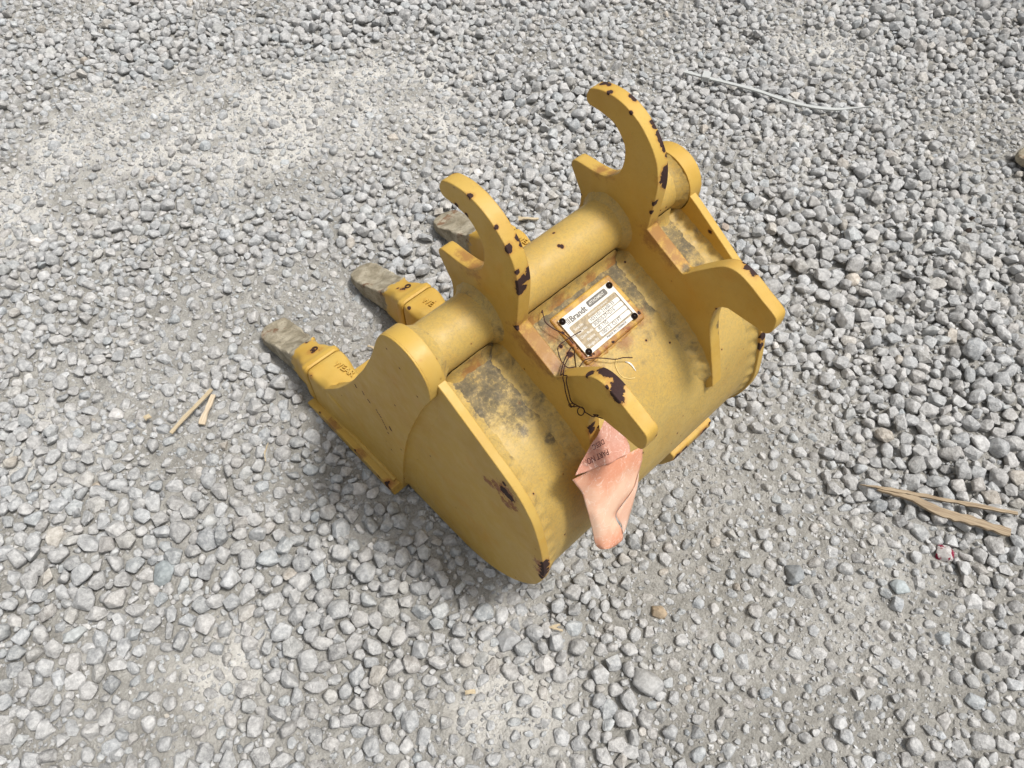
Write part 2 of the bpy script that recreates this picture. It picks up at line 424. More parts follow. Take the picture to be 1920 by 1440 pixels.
EAR_IN = [(0.508,-0.2),(0.498,-0.123),(0.502,-0.062),(0.526,-0.018),(0.554,0.028),(0.581,0.073),(0.592,0.104),(0.585,0.128),(0.562,0.145),(0.519,0.150),(0.44,0.153),(0.352,0.165),(0.311,0.187),(0.274,0.221),(0.242,0.266),(0.226,0.34),(0.232,0.42),(0.262,0.472),(0.317,0.522),(0.370,0.538),(0.440,0.545),(0.505,0.546),(0.526,0.573),(0.525,0.602)]
def ear_outline():
    o = []
    for seg in (catmull(EAR_OUT, 3), [(-0.003, 0.03), (0.0, 0.012), (-0.006, 0.002)], [(-0.2, -0.0905), (-0.27, -0.123)], catmull(EAR_LUG, 3)[:-1], catmull(EAR_SLOT, 3), EAR_CLOSE[:-1], catmull(EAR_IN, 3)[:-1]):
        o += [tuple(p) for p in seg]
    return o

TC_Y, TC_Z, TR = 0.280, -0.130, 0.155
PLATE_TOP = [(0.10,-0.105),(0.033,-0.137),(-0.107,-0.225),(-0.306,-0.352),(-0.432,-0.434),(-0.528,-0.516),(-0.595,-0.61),(-0.641,-0.711),(-0.692,-0.899),(-0.725,-1.10),(-0.730,-1.20),(-0.712,-1.34),(-0.665,-1.49),(-0.572,-1.655),(-0.45,-1.81),(-0.296,-1.94),(-0.13,-2.02),(0.05,-2.05),(0.3,-2.055)]
SHELL = [(0.22,-0.262),(0.12,-0.292),(0.0,-0.338),(-0.15,-0.400),(-0.3,-0.462),(-0.42,-0.535),(-0.52,-0.63),(-0.60,-0.745),(-0.655,-0.90),(-0.690,-1.08),(-0.695,-1.22),(-0.675,-1.36),(-0.625,-1.50),(-0.54,-1.645),(-0.425,-1.79),(-0.28,-1.905),(-0.12,-1.985),(0.05,-2.015),(0.4,-2.02),(1.0,-2.02),(1.55,-2.02)]
COLLAR = [(TC_Y + 0.207 * math.cos(a), TC_Z + 0.207 * math.sin(a)) for a in [math.radians(25 + k * 12) for k in range(15)]]
REAR_ARC = [(0.075,-0.17),(0.083,-0.215),(0.130,-0.31),(0.202,-0.471),(0.315,-0.757),(0.424,-1.074),(0.531,-1.486),(0.600,-1.85),(0.640,-2.045)]
FRONT = [(1.672,-2.04),(1.668,-1.99),(1.622,-1.857),(1.552,-1.727),(1.385,-1.535),(1.217,-1.341),(1.08,-1.155),(0.954,-0.973),(0.845,-0.79),(0.743,-0.619),(0.67,-0.48),(0.606,-0.354),(0.56,-0.25),(0.529,-0.175),(0.495,-0.095),(0.475,-0.055)]
def reinf_outline():
    o = [tuple(p) for p in COLLAR[:-1]] + [tuple(p) for p in catmull(REAR_ARC, 4)] + [tuple(p) for p in catmull(FRONT, 3)]
    return o
def plate_outline():
    top = [tuple(p) for p in catmull(PLATE_TOP, 3)]
    front = [(y - 0.02, z) for (y, z) in [tuple(p) for p in catmull(FRONT, 2)]]
    col = [(TC_Y + 0.204 * math.cos(math.radians(k)), TC_Z + 0.204 * math.sin(math.radians(k))) for k in range(25, 156, 10)]
    return col + top + front

X_NF, X_NM, X_NI = -0.525, -0.470, -0.415     # near side: reinforcement face, plate face, plate inner face
X_FI, X_FM, X_FF = 1.500, 1.555, 1.610        # far side, mirrored

M_EAR1 = paint("ear_paint_near", chips=[(a, b, c, r * 1.18) for a, b, c, r in E1B if r > 0.0075], stains=[(0.04,-0.08,-0.04,0.10),(0.05,-0.2,-0.09,0.09),(0.05,-0.14,-0.06,0.09),(0.06,0.43,0.15,0.05),(0.04,0.33,0.17,0.06)], grime=[(0.04,-0.27,-0.12,0.045)], fine=0.25, edge=0.9)
M_EAR2 = paint("ear_paint_far", chips=[(a, b, c, r * 1.18) for a, b, c, r in E2B if r > 0.0085], stains=[(1.04,-0.05,-0.02,0.08),(1.05,-0.13,-0.06,0.06),(1.04,0.40,0.155,0.04),(1.04,0.32,0.18,0.04),(1.04,-0.2,-0.09,0.05)], grime=[(1.04,-0.275,-0.124,0.03),(1.085,-0.552,-0.385,0.02),(1.073,-0.556,-0.404,0.016),(1.085,-0.57,-0.46,0.014)], fine=0.22, edge=0.9)
M_PLATE1 = paint("side_plate_paint_near", chips=[(a, b, c, r * (1.25 if b > -0.6 else 1.5)) for a, b, c, r in PLB if b > -0.6] + [(-0.455,-0.722,-1.06,0.030),(-0.455,-0.728,-1.10,0.032),(-0.458,-0.730,-1.15,0.028),(-0.455,-0.728,-1.20,0.030),(-0.462,-0.715,-1.26,0.020),(-0.462,-0.69,-1.12,0.014)], edge=0.55, orange=[(a, b, c, r * 2.0) for a, b, c, r in PLO] + [(-0.465,-0.43,-0.56,0.06),(-0.465,-0.36,-0.62,0.05),(-0.465,-0.70,-1.1,0.05),(-0.465,-0.70,-1.2,0.045)], fine=0.06)
M_PLATE2 = paint("side_plate_paint_far", edge=0.6, chips=[(1.5,-0.69,-0.88,0.03),(1.53,-0.67,-0.80,0.03),(1.5,-0.12,-0.27,0.012)], fine=0.15)
SCRATCH = [(-0.525,0.914,-0.97),(-0.525,0.908,-0.985),(-0.525,0.835,-0.961),(-0.525,0.829,-0.979),(-0.525,0.791,-1.005),(-0.525,0.777,-1.014),(-0.525,0.711,-1.031),(-0.525,0.704,-1.049),(-0.525,0.69,-1.058),(-0.525,0.678,-1.075),(-0.525,0.667,-1.102),(-0.525,0.66,-1.12),(-0.525,0.654,-1.138),(-0.525,0.646,-1.156),(-0.525,0.64,-1.174),(-0.525,0.633,-1.221),(-0.525,0.59,-1.092),(-0.525,0.584,-1.119),(-0.525,0.587,-1.106)]
M_REINF = paint("reinforcement_paint", chips=[(a, b, c, 0.0075 if i < 17 else 0.011) for i, (a, b, c) in enumerate(SCRATCH)], fine=0.06, edge=0.4)
M_SHELL = paint("shell_paint", dirt=1.0, grime=[(0.18,0.08,-0.3,0.05),(0.32,0.09,-0.3,0.05),(0.46,0.10,-0.3,0.05),(0.60,0.10,-0.3,0.05),(0.74,0.10,-0.3,0.06),(0.88,0.08,-0.3,0.08),(0.90,-0.05,-0.36,0.08),(0.93,-0.18,-0.41,0.06),(0.95,-0.3,-0.46,0.04),(-0.1,0.06,-0.31,0.07),(-0.3,0.07,-0.31,0.05),(1.2,0.03,-0.33,0.09),(1.38,-0.03,-0.35,0.07),(1.2,-0.13,-0.39,0.06),(1.35,-0.2,-0.42,0.04),(-0.06,-0.10,-0.38,0.05),(-0.05,-0.25,-0.44,0.035),(-0.22,-0.03,-0.35,0.07),(-0.12,-0.18,-0.41,0.06),(-0.20,-0.26,-0.44,0.04),(-0.33,-0.06,-0.36,0.035),(-0.10,-0.38,-0.51,0.035),(1.28,-0.10,-0.37,0.07)], crevice=(-0.50, 0.06, 0.40), fine=0.75,
                stains=[(0.80,-0.20,-0.40,0.05),(0.62,-0.25,-0.42,0.05),(0.36,-0.24,-0.43,0.05),(0.3,0.02,-0.33,0.05)],
                chips=[(0.30,-0.12,-0.385,0.017),(0.29,-0.06,-0.36,0.010),(0.97,-0.45,-0.56,0.008),(0.86,-0.40,-0.52,0.006),(0.95,-0.56,-0.68,0.007)])
M_TUBE = paint("tube_paint", fine=0.6, grime=[(-0.42,0.36,0.0,0.03),(-0.38,0.38,0.0,0.02)], chips=[(0.55,0.24,0.02,0.010),(0.56,0.225,0.02,0.012),(0.60,0.33,0.02,0.008)])
M_WELD = paint("weld_paint", fine=0.8, dirt=0.6)
M_WELDR = paint("weld_paint_rusty", fine=0.8, dirt=0.8, stains=[(0.2,0.1,-0.28,0.09),(0.45,0.1,-0.28,0.07),(0.7,0.1,-0.28,0.06),(0.9,0.1,-0.28,0.06),(1.25,0.1,-0.28,0.08),(-0.2,0.1,-0.28,0.06)])
M_PAD = paint("pad_paint", fine=0.3, edge=1.0, orange=[(0.42,-0.225,-0.385,0.03),(0.5,-0.23,-0.39,0.025),(0.68,-0.225,-0.39,0.03),(0.345,-0.1,-0.34,0.025),(0.345,-0.18,-0.37,0.03),(0.8,-0.1,-0.34,0.02)], stains=[(0.345,-0.06,-0.32,0.05),(0.42,-0.225,-0.39,0.06),(0.57,-0.225,-0.39,0.05),(0.7,-0.225,-0.39,0.05),(0.47,0.06,-0.28,0.03),(0.75,0.06,-0.28,0.03),(0.36,-0.1,-0.35,0.06),(0.38,-0.2,-0.4,0.07),(0.5,-0.22,-0.4,0.06),(0.65,-0.22,-0.4,0.06),(0.8,-0.2,-0.39,0.06),(0.80,0.04,-0.29,0.05),(0.35,0.03,-0.3,0.05),(0.58,0.06,-0.28,0.03)],
              chips=[(0.365,-0.13,-0.35,0.022),(0.37,-0.16,-0.36,0.02),(0.385,-0.21,-0.38,0.018),(0.81,-0.19,-0.38,0.015),(0.55,-0.225,-0.4,0.01),(0.34,-0.02,-0.32,0.012)])
M_CAST = paint("casting_paint", fine=0.12, chips=[(-0.362,1.835,-1.69,0.028),(-0.335,1.80,-1.68,0.022),(0.521,1.837,-1.69,0.022),(-0.52,1.63,-1.63,0.016),(0.36,1.66,-1.62,0.014),(0.40,1.62,-1.61,0.014)])
M_EDGE = paint("cutting_edge_paint", fine=0.2, edge=0.6, stains=[(-0.59,0.7,-1.98,0.05),(-0.6,1.4,-1.97,0.06),(-0.6,1.05,-1.97,0.05)], chips=[(-0.6,0.72,-2.0,0.03),(-0.6,0.82,-2.0,0.015),(-0.6,1.56,-1.97,0.014),(-0.6,1.1,-1.98,0.010)])
M_STRAP = paint("wear_strip_paint", fine=0.2, edge=0.8, stains=[(0.9,-0.71,-1.52,0.05),(1.1,-0.70,-1.5,0.05)], chips=[(0.85,-0.70,-1.50,0.03),(0.93,-0.692,-1.52,0.035),(1.02,-0.692,-1.52,0.022),(1.13,-0.692,-1.51,0.03),(1.19,-0.69,-1.47,0.014),(0.85,-0.72,-1.65,0.03),(0.95,-0.71,-1.64,0.02),(1.1,-0.72,-1.66,0.03),(1.18,-0.72,-1.66,0.02),(0.9,-0.66,-1.72,0.03),(1.0,-0.62,-1.70,0.03),(1.25,-0.6,-1.72,0.03),(1.4,-0.62,-1.72,0.03)])

def tooth_material():
    n = NT("worn_tooth")
    p = n.obj()
    y = n.sep(p)[1]
    ed = n.math('ADD', y, n.math('MULTIPLY', n.math('SUBTRACT', n.noise(p, 45, 7, 0.7), 0.5), 0.055))
    f = n.ramp(ed, 1.985 * S - BASE.y, 2.005 * S - BASE.y)
    big = n.noise(p, 40, 6, 0.65, 0.6)
    mud = n.mix(n.ramp(big, 0.3, 0.68), (0.205, 0.175, 0.118), (0.43, 0.385, 0.295))
    mud = n.mix(n.ramp(n.noise(p, 300, 3), 0.55, 0.75), mud, (0.20, 0.17, 0.115))
    mud = n.mix(n.math('MULTIPLY', n.ramp(n.noise(p, 30, 4), 0.60, 0.68), 0.8), mud, (0.16, 0.075, 0.035))
    col = n.mix(n.ramp(n.noise(p, 14, 3), 0.35, 0.7), YEL, (0.515, 0.315, 0.058))
    wr = n.math('MULTIPLY', n.math('SUBTRACT', n.noise(p, 190, 4, 0.6), 0.5), 1.7)
    bf = blobfield(n, p, [(-0.372,1.835,-1.69,0.036),(-0.335,1.79,-1.68,0.030),(-0.31,1.765,-1.68,0.018),(0.515,1.845,-1.69,0.030),(0.50,1.90,-1.7,0.015),(0.45,1.78,-1.68,0.012),(-0.34,1.99,-1.74,0.02),(-0.50,1.70,-1.66,0.012),(-0.53,1.78,-1.8,0.02)], wr)
    col = n.mix(n.math('MULTIPLY', n.ramp(bf, 2.0, 0.9), 0.5), col, RUSTO)
    col = n.mix(n.ramp(bf, 1.05, 0.95), col, (0.06, 0.026, 0.02))
    col = n.mix(f, col, mud)
    h = n.math('ADD', n.math('MULTIPLY', n.noise(p, 160, 5, 0.7), n.math('ADD', n.math('MULTIPLY', f, 2.2), 0.4)), n.math('MULTIPLY', f, -0.8))
    return n.fin(col, n.math('ADD', n.math('MULTIPLY', f, 0.35), 0.5), n.bump(h, 0.6, 0.0012), spec=0.3)
M_TOOTH = tooth_material()

def plain(name, col, rough=0.5, metal=0.0, var=0.15, scale=120, bump=0.2):
    n = NT(name)
    p = n.obj()
    v = n.noise(p, scale, 5, 0.65)
    c = n.mix(n.ramp(v, 0.25, 0.75), tuple(c * (1 - var) for c in col), tuple(min(1, c * (1 + var)) for c in col))
    return n.fin(c, rough, n.bump(v, bump, 0.0005), metal, 0.3)
M_RIVET = plain("rivet_black", (0.016, 0.010, 0.009), 0.35, 0.3)
M_PIN = plain("rusty_pin", (0.055, 0.028, 0.022), 0.8)
M_INSIDE = plain("pin_hole_dark", (0.02, 0.015, 0.012), 0.9)

def plate_metal():
    n = NT("data_plate_metal")
    p = n.obj()
    v = n.noise(p, 260, 5, 0.7)
    c = n.mix(n.ramp(v, 0.35, 0.8), (0.64, 0.62, 0.58), (0.55, 0.52, 0.47))
    return n.fin(c, 0.38, n.bump(v, 0.1, 0.0002), 0.0, 0.6)
M_DPLATE = plate_metal()
M_DTAN = plain("data_plate_tan", (0.34, 0.27, 0.17), 0.5, var=0.3, scale=200)
M_DGREY = plain("data_plate_grey", (0.13, 0.12, 0.105), 0.5, var=0.2, scale=300)
M_DINK = plain("data_plate_ink", (0.03, 0.03, 0.03), 0.6, var=0.5, scale=900)
M_DWHITE = plain("data_plate_white", (0.68, 0.66, 0.61), 0.5, var=0.06)

# ------------------------------------------------------------------ lofted castings (adapters, teeth)
def loft(name, secs, mat, parent, n=28, cap=True, deform=None, power=5.0):
    """secs: (y, xc, halfwidth, ztop, zbot); rounded-rectangle sections"""
    vs, fs = [], []
    for (y, xc, w, zt, zb) in secs:
        zc, hh = (zt + zb) / 2, (zt - zb) / 2
        for k in range(n):
            a = 2 * math.pi * (k + 0.5) / n
            c, s = math.cos(a), math.sin(a)
            u = math.copysign(abs(c) ** (2 / power), c)
            v = math.copysign(abs(s) ** (2 / power), s)
            P = [xc + w * u, y, zc + hh * v]
            if deform: P = deform(P, u, v)
            vs.append(L3(*P))
    m = len(secs)
    for i in range(m - 1):
        for k in range(n):
            fs.append((i * n + k, i * n + (k + 1) % n, (i + 1) * n + (k + 1) % n, (i + 1) * n + k))
    fs.append(tuple(range(n)))
    fs.append(tuple((m - 1) * n + k for k in range(n - 1, -1, -1)))
    return mesh_obj(name, vs, fs, mat, parent, ang=42)

def dens(keys, n):
    """interpolate section keys to n sections"""
    ys = np.linspace(keys[0][0], keys[-1][0], n)
    K = np.array(keys)
    return [tuple(float(np.interp(y, K[:, 0], K[:, c])) if c else float(y) for c in range(K.shape[1])) for y in ys]

def make_tooth_set(root, xc, scrap):
    def dA(P, u, v):
        x, y, z = P
        dx = x - xc
        k = max(0.0, min(1.0, (v + 0.2) / 0.9)); k = k * k * (3 - 2 * k)
        d = 0.0
        for sx, yy in ((-0.160, 1.50), (0.160, 1.47)):
            d += 0.040 * math.exp(-(((dx - sx) / 0.060) ** 2) - ((y - yy) / 0.085) ** 2)
        z -= d * k
        x -= math.copysign(d * 0.5 * k, dx)
        return [x, y, z]
    keys = [(1.02, xc, 0.10, -1.86, -2.03), (1.15, xc, 0.135, -1.72, -2.045), (1.30, xc, 0.158, -1.62, -2.05), (1.50, xc, 0.162, -1.585, -2.05), (1.655, xc, 0.160, -1.60, -2.04), (1.675, xc, 0.150, -1.61, -2.03)]
    ad = loft("tooth_adapter", dens(keys, 34), M_CAST, root, n=52, deform=dA, power=9)
    vs, fs = text_mesh("WEAR" if not scrap else "WE", bold=0.008, extrude=0.05)
    hgt = 0.066
    vv = []
    for v in vs:
        y = 1.575 - v.x * hgt * 0.95 + 0.25 * v.y * hgt
        x = xc + 0.022 + v.y * hgt + 0.22 * v.x * hgt
        if scrap: y += 0.02; x -= 0.05
        zt = float(np.interp(y, [1.02, 1.15, 1.30, 1.50, 1.655], [-1.86, -1.72, -1.62, -1.585, -1.60]))
        vv.append(L3(x, y, zt - 0.006 + 0.004 + v.z * 0.2))
    mesh_obj("lettering", vv, fs, M_CAST, ad, smooth=False)
    seed = xc * 7.1
    def dT(P, u, v):
        x, y, z = P
        dx = x - xc
        if y > 2.0:
            q = mnoise.noise(Vector((x * 9 + seed, y * 7, z * 9)))
            q2 = mnoise.noise(Vector((x * 22 + seed, y * 16, z * 22)))
            z += (0.013 * q + 0.009 * q2) * (1 if v > 0 else 0.3)
            x += 0.010 * q2 + 0.007 * q
            if v > 0.3:      # two worn hollows and a centre rib
                z -= 0.030 * math.exp(-((abs(dx) - 0.075) / 0.038) ** 2) * math.exp(-((y - 2.20) / 0.16) ** 2)
        elif v > -0.2:
            d = min(1.0, (v + 0.2) / 0.8) * 0.040 * math.exp(-((abs(dx) - 0.135) / 0.055) ** 2 - ((y - 1.93) / 0.075) ** 2)
            z -= d
            x -= math.copysign(d * 0.5, dx)
        return [x, y, z]
    keys = [(1.690, xc, 0.152, -1.615, -2.03), (1.700, xc, 0.163, -1.605, -2.04), (1.745, xc, 0.165, -1.615, -2.04), (1.765, xc, 0.150, -1.632, -2.035), (1.80, xc, 0.136, -1.648, -2.03),
            (1.95, xc, 0.132, -1.70, -2.03), (2.02, xc, 0.120, -1.745, -2.035), (2.06, xc, 0.118, -1.785, -2.04), (2.20, xc, 0.130, -1.845, -2.05), (2.38, xc, 0.142, -1.915, -2.055),
            (2.46, xc, 0.137, -1.945, -2.055), (2.52, xc, 0.112, -1.965, -2.055), (2.555, xc, 0.070, -1.985, -2.05), (2.57, xc, 0.03, -2.00, -2.045)]
    th = loft("tooth", dens(keys, 64), M_TOOTH, root, n=52, deform=dT, power=8)
    # hollow roll pin in the tooth
    px_, py_, pz_ = xc + 0.03, 1.845, -1.668
    ring = []
    vs, fs = [], []
    N = 16
    for (r, h) in ((0.026, -0.02), (0.026, 0.010), (0.014, 0.010), (0.014, -0.03)):
        for k in range(N):
            a = 2 * math.pi * k / N
            vs.append(L3(px_ + r * math.cos(a), py_ + r * math.sin(a), pz_ + h + 0.3 * (-r * math.sin(a)) * 1.0))
    for i in range(3):
        for k in range(N):
            fs.append((i * N + k, i * N + (k + 1) % N, (i + 1) * N + (k + 1) % N, (i + 1) * N + k))
    fs.append(tuple(3 * N + k for k in range(N)))
    mesh_obj("roll_pin", vs, fs, M_PIN, th, ang=50)

def weld_ring(parent, xf, sgn, wide=0.050, tall=0.040):
    N = 72
    vs, fs = [], []
    prof = [(0.0, tall), (0.14, tall * 0.72), (0.34, tall * 0.42), (0.62, tall * 0.18), (1.0, -0.006)]
    for k in range(N):
        a = 2 * math.pi * k / N
        w = 1 + 0.16 * mnoise.noise(Vector((math.cos(a) * 3, math.sin(a) * 3, xf * 5))) + 0.04 * math.sin(k * 2.1)
        for (t, h) in prof:
            r = TR + h * w
            vs.append(L3(xf + sgn * (t * wide * w - (0.004 if t == 0 else 0)), TC_Y + r * math.cos(a), TC_Z + r * math.sin(a)))
    M = len(prof)
    for k in range(N):
        for i in range(M - 1):
            k2 = (k + 1) % N
            fs.append((k * M + i, k * M + i + 1, k2 * M + i + 1, k2 * M + i))
    return mesh_obj("weld_bead", vs, fs, M_WELD, parent, ang=80)

def bead(parent, path, rad, mat=None, sub=5):
    pts = [tuple(p) for p in catmull(path, sub)]
    o = []
    for i, p in enumerate(pts):
        j = 0.10 * rad * math.sin(i * 1.9)
        o.append((p[0] + 0.15 * rad * mnoise.noise(Vector((i * 0.4, p[0] * 3, 1))), p[1] + j * 0.4, p[2] + j * 0.5))
    r = lambda t: rad * (1 + 0.22 * mnoise.noise(Vector((t * 31, rad * 90, path[0][0] * 5))))
    return sweep("weld_bead", o, r, mat or M_WELD, parent, sides=10)

def fillet(parent, path, wall, surf, a, b, mat, seed=0, rip=0.010):
    """concave weld: path lies in the corner, wall(i) and surf(i) point up the wall and out over the plate"""
    vs, fs = [], []
    prof = [(1.0, -0.03), (0.72, 0.10), (0.46, 0.24), (0.26, 0.44), (0.11, 0.70), (-0.03, 1.0)]
    n = len(path)
    for i, p in enumerate(path):
        W, U = np.array(wall(i), float), np.array(surf(i), float)
        tp = min(1.0, (i + 0.1) / 3, (n - 1 - i + 0.1) / 3)
        aa = a(i) if callable(a) else a
        k1 = 1 + 0.16 * mnoise.noise(Vector((i * 0.33, seed, 0))) + 0.03 * math.sin(i * 2.3)
        k2 = 1 + 0.22 * mnoise.noise(Vector((i * 0.27, seed, 9))) + 0.05 * math.sin(i * 1.7)
        for (u, v) in prof:
            bulge = rip * math.sin(i * 1.6) * (1 - abs(u - v))
            vs.append(L3(*(np.array(p) + W * tp * (aa * k1 * u + bulge) + U * tp * (b * k2 * v + bulge))))
    M = len(prof)
    for i in range(n - 1):
        for k in range(M - 1):
            fs.append((i * M + k, i * M + k + 1, (i + 1) * M + k + 1, (i + 1) * M + k))
    return mesh_obj("weld_bead", vs, fs, mat, parent, ang=80)

def build_bucket():
    root = empty("excavator_bucket", BASE, "yellow steel excavator bucket with two hooked ears and a white data plate on the gravel", "excavator bucket", "excavator buckets standing in the gravel yard")
    # shell
    sh = [tuple(p) for p in catmull(SHELL, 4)]
    innr = []
    for i, p in enumerate(sh):
        a = np.array(sh[max(0, i - 1)]); b = np.array(sh[min(len(sh) - 1, i + 1)])
        t = (b - a) / np.linalg.norm(b - a)
        innr.append((p[0] - t[1] * 0.045, p[1] + t[0] * 0.045))
    # tangent runs backwards/down, so the inner side is to its left
    prism("shell", sh + innr[::-1], X_NI - 0.02, X_FI + 0.02, M_SHELL, root, bevel=0.002)
    # torque tube
    vs, fs = [], []
    N = 96
    for x in (X_NI - 0.03, X_FI + 0.03):
        for k in range(N):
            a = 2 * math.pi * k / N
            vs.append(L3(x, TC_Y + TR * math.cos(a), TC_Z + TR * math.sin(a)))
    fs = [(k, (k + 1) % N, N + (k + 1) % N, N + k) for k in range(N)] + [tuple(range(N)), tuple(range(2 * N - 1, N - 1, -1))]
    mesh_obj("cross_tube", vs, fs, M_TUBE, root)
    # side plates and their reinforcements
    for (a, b, c, mp) in ((X_NF, X_NM, X_NI, M_PLATE1), (X_FF, X_FM, X_FI, M_PLATE2)):
        sp = prism("side_plate", plate_outline(), b, c, mp, root, bevel=0.007)
        prism("reinforcement_plate", reinf_outline(), a, b, M_REINF, sp, bevel=0.006)
        s = 1 if a > 0 else -1
        # fillet weld behind the reinforcement
        arc = [tuple(p) for p in catmull([(0.12,-0.29)] + REAR_ARC[3:-1] + [(0.632,-2.02)], 5)]
        vs, fs = [], []
        prof = [(0.0, 0.040), (0.08, 0.026), (0.22, 0.015), (0.50, 0.008), (0.86, 0.005), (1.0, -0.004)]
        for i, p in enumerate(arc):
            q0 = np.array(arc[max(0, i - 1)]); q1 = np.array(arc[min(len(arc) - 1, i + 1)])
            t = (q1 - q0) / np.linalg.norm(q1 - q0)
            nn = np.array([t[1], -t[0]])
            if nn[0] > 0: nn = -nn
            wd = 0.088 * (1 + 0.10 * mnoise.noise(Vector((i * 0.35, s, 0))))
            tp = min(1.0, (i + 0.05) / 4, (len(arc) - 1 - i + 0.4) / 3)
            wd *= 0.35 + 0.65 * tp
            for (u, h) in prof:
                hh = max(h * tp * (1 + 0.06 * math.sin(i * 2.2)), -0.004)
                vs.append(L3(b + s * min(hh, 0.0535), p[0] + nn[0] * (u * wd - 0.002), p[1] + nn[1] * (u * wd - 0.002)))
        M = len(prof)
        for i in range(len(arc) - 1):
            for k in range(M - 1):
                fs.append((i * M + k, i * M + k + 1, (i + 1) * M + k + 1, (i + 1) * M + k))
        mesh_obj("weld_bead", vs, fs, M_REINF, sp, ang=80)
        weld_ring(sp, c, -s, 0.075, 0.047)
        prism("collar", [(TC_Y + 0.2076 * math.cos(2 * math.pi * k / 80), TC_Z + 0.2076 * math.sin(2 * math.pi * k / 80)) for k in range(80)], a + s * -0.010, c, M_REINF, sp, bevel=0.004)
        # shell to side plate, along the inside corner
        cor = [tuple(q_) for q_ in catmull([(y, z) for (y, z) in sh if z > -1.6][::4], 6)]
        def nrm2(i, L=None):
            L = L or cor
            t = np.array(L[min(len(L) - 1, i + 1)]) - np.array(L[max(0, i - 1)]); t /= np.linalg.norm(t)
            return np.array([0, t[1], -t[0]]) * (1 if (t[1] * -0.5 - t[0] * 1.0) > 0 else -1)
        fillet(sp, [(c, y, z) for y, z in cor], nrm2, lambda i: (-s, 0, 0), lambda i, L=cor: float(np.interp(L[i][1], [-0.85, -0.60], [0.018, 0.050])), 0.085, M_WELD, s + 3)
    # ears
    for (x0, mat) in ((0.0, M_EAR1), (1.0, M_EAR2)):
        e = prism("mounting_ear", ear_outline(), x0, x0 + 0.085, mat, root, bevel=0.008)
        weld_ring(e, x0, -1)
        weld_ring(e, x0 + 0.085, 1)
        cor = [tuple(q_) for q_ in catmull([(y, z) for (y, z) in sh if -0.92 < z < -0.27][::4], 6)]
        def nrm3(i, L=cor):
            t = np.array(L[min(len(L) - 1, i + 1)]) - np.array(L[max(0, i - 1)]); t /= np.linalg.norm(t)
            return np.array([0, t[1], -t[0]]) * (1 if (t[1] * -0.5 - t[0] * 1.0) > 0 else -1)
        for (xx, s) in ((x0, -1), (x0 + 0.085, 1)):
            fillet(e, [(xx, y, z) for y, z in cor], nrm3, lambda i, s=s: (s, 0, 0), 0.060, 0.090, M_WELD, x0 * 3 + s)
    # tube to shell bead in the three bays
    for (xa, xb) in ((X_NI + 0.02, -0.02), (0.10, 0.985), (1.10, X_FI - 0.02)):
        n = int((xb - xa) / 0.022)
        fillet(root, [(xa + (xb - xa) * i / n, 0.165, -0.292) for i in range(n + 1)], lambda i: (0, -0.33, 0.94), lambda i: (0, -0.92, -0.39), 0.105, 0.080, M_WELDR, xa, rip=0.003)
    # cutting edge (lip) plate, a little wider than the bucket
    sec = [(0.64,-2.052),(0.66,-1.972),(1.52,-1.968),(1.74,-2.035),(1.73,-2.056),(0.9,-2.062)]
    ce = prism("cutting_edge", sec, -0.60, 1.685, M_EDGE, root, bevel=0.010)
    bead(ce, [(X_NF - 0.006, y, -1.972) for y in np.linspace(0.70, 1.55, 16)], 0.022, M_REINF, sub=3)
    # wear strips under the heel
    bar = [(-0.56,-1.47),(-0.655,-1.44),(-0.688,-1.455),(-0.692,-1.51),(-0.63,-1.65),(-0.50,-1.83),(-0.36,-1.97),(-0.30,-1.88)]
    prism("wear_strip", bar, 0.80, 1.21, M_STRAP, root, bevel=0.012)
    # teeth
    for (xc, scrap) in ((-0.385, False), (0.530, True), (1.475, False)):
        make_tooth_set(root, xc, scrap)
    # data plate on its backing pad
    P00 = np.array([0.360, 0.040, -0.286]); PX = np.array([0.424, 0.004, 0.0]); PY = np.array([0.0, -0.244, -0.0905])
    nrm = np.cross(PX, PY); nrm /= np.linalg.norm(nrm)
    if nrm[2] < 0: nrm = -nrm
    def PL(s, t, h):
        p = P00 + PX * s + PY * t + nrm * h
        return L3(*p)
    pad = box("backing_pad", (-0.060, -0.15, -0.085), (1.10, 1.14, -0.018), M_PAD, root, bevel=0.016, loc=PL)
    bead(pad, [tuple(P00 + PX * s + PY * 1.14 + nrm * -0.06) for s in np.linspace(-0.02, 1.05, 14)], 0.022, M_PAD, sub=3)
    dp = box("data_plate", (0, 0, -0.014), (1, 1, -0.003), M_DPLATE, root, bevel=0.002, loc=PL)
    def quad(name, s0, t0, s1, t1, h, mat, r=0.02):
        ar = 0.424 / 0.26
        pts = []
        for (cx, cy, a0) in ((s1 - r, t1 - r * ar, 0), (s0 + r, t1 - r * ar, 90), (s0 + r, t0 + r * ar, 180), (s1 - r, t0 + r * ar, 270)):
            for k in range(4):
                a = math.radians(a0 + k * 30)
                pts.append((cx + r * math.cos(a), cy + r * ar * math.sin(a)))
        n = len(pts)
        vs = [PL(x, y, h) for x, y in pts] + [PL(x, y, h - 0.0012) for x, y in pts]
        fs = [tuple(range(n)), tuple(range(2 * n - 1, n - 1, -1))] + [(i, (i + 1) % n, n + (i + 1) % n, n + i) for i in range(n)]
        return mesh_obj(name, vs, fs, mat, dp, smooth=False)
    def words(txt, s0, t0, hgt, mat, h, wide=1.0, bold=0.0, slant=0.0):
        vs, fs = text_mesh(txt, bold, 0.0)
        ar = 0.26 / 0.424
        vv = [PL(s0 + (v.x + slant * v.y) * hgt * ar * wide, t0 - v.y * hgt, h) for v in vs]
        return mesh_obj("lettering", vv, fs, mat, dp, smooth=False)
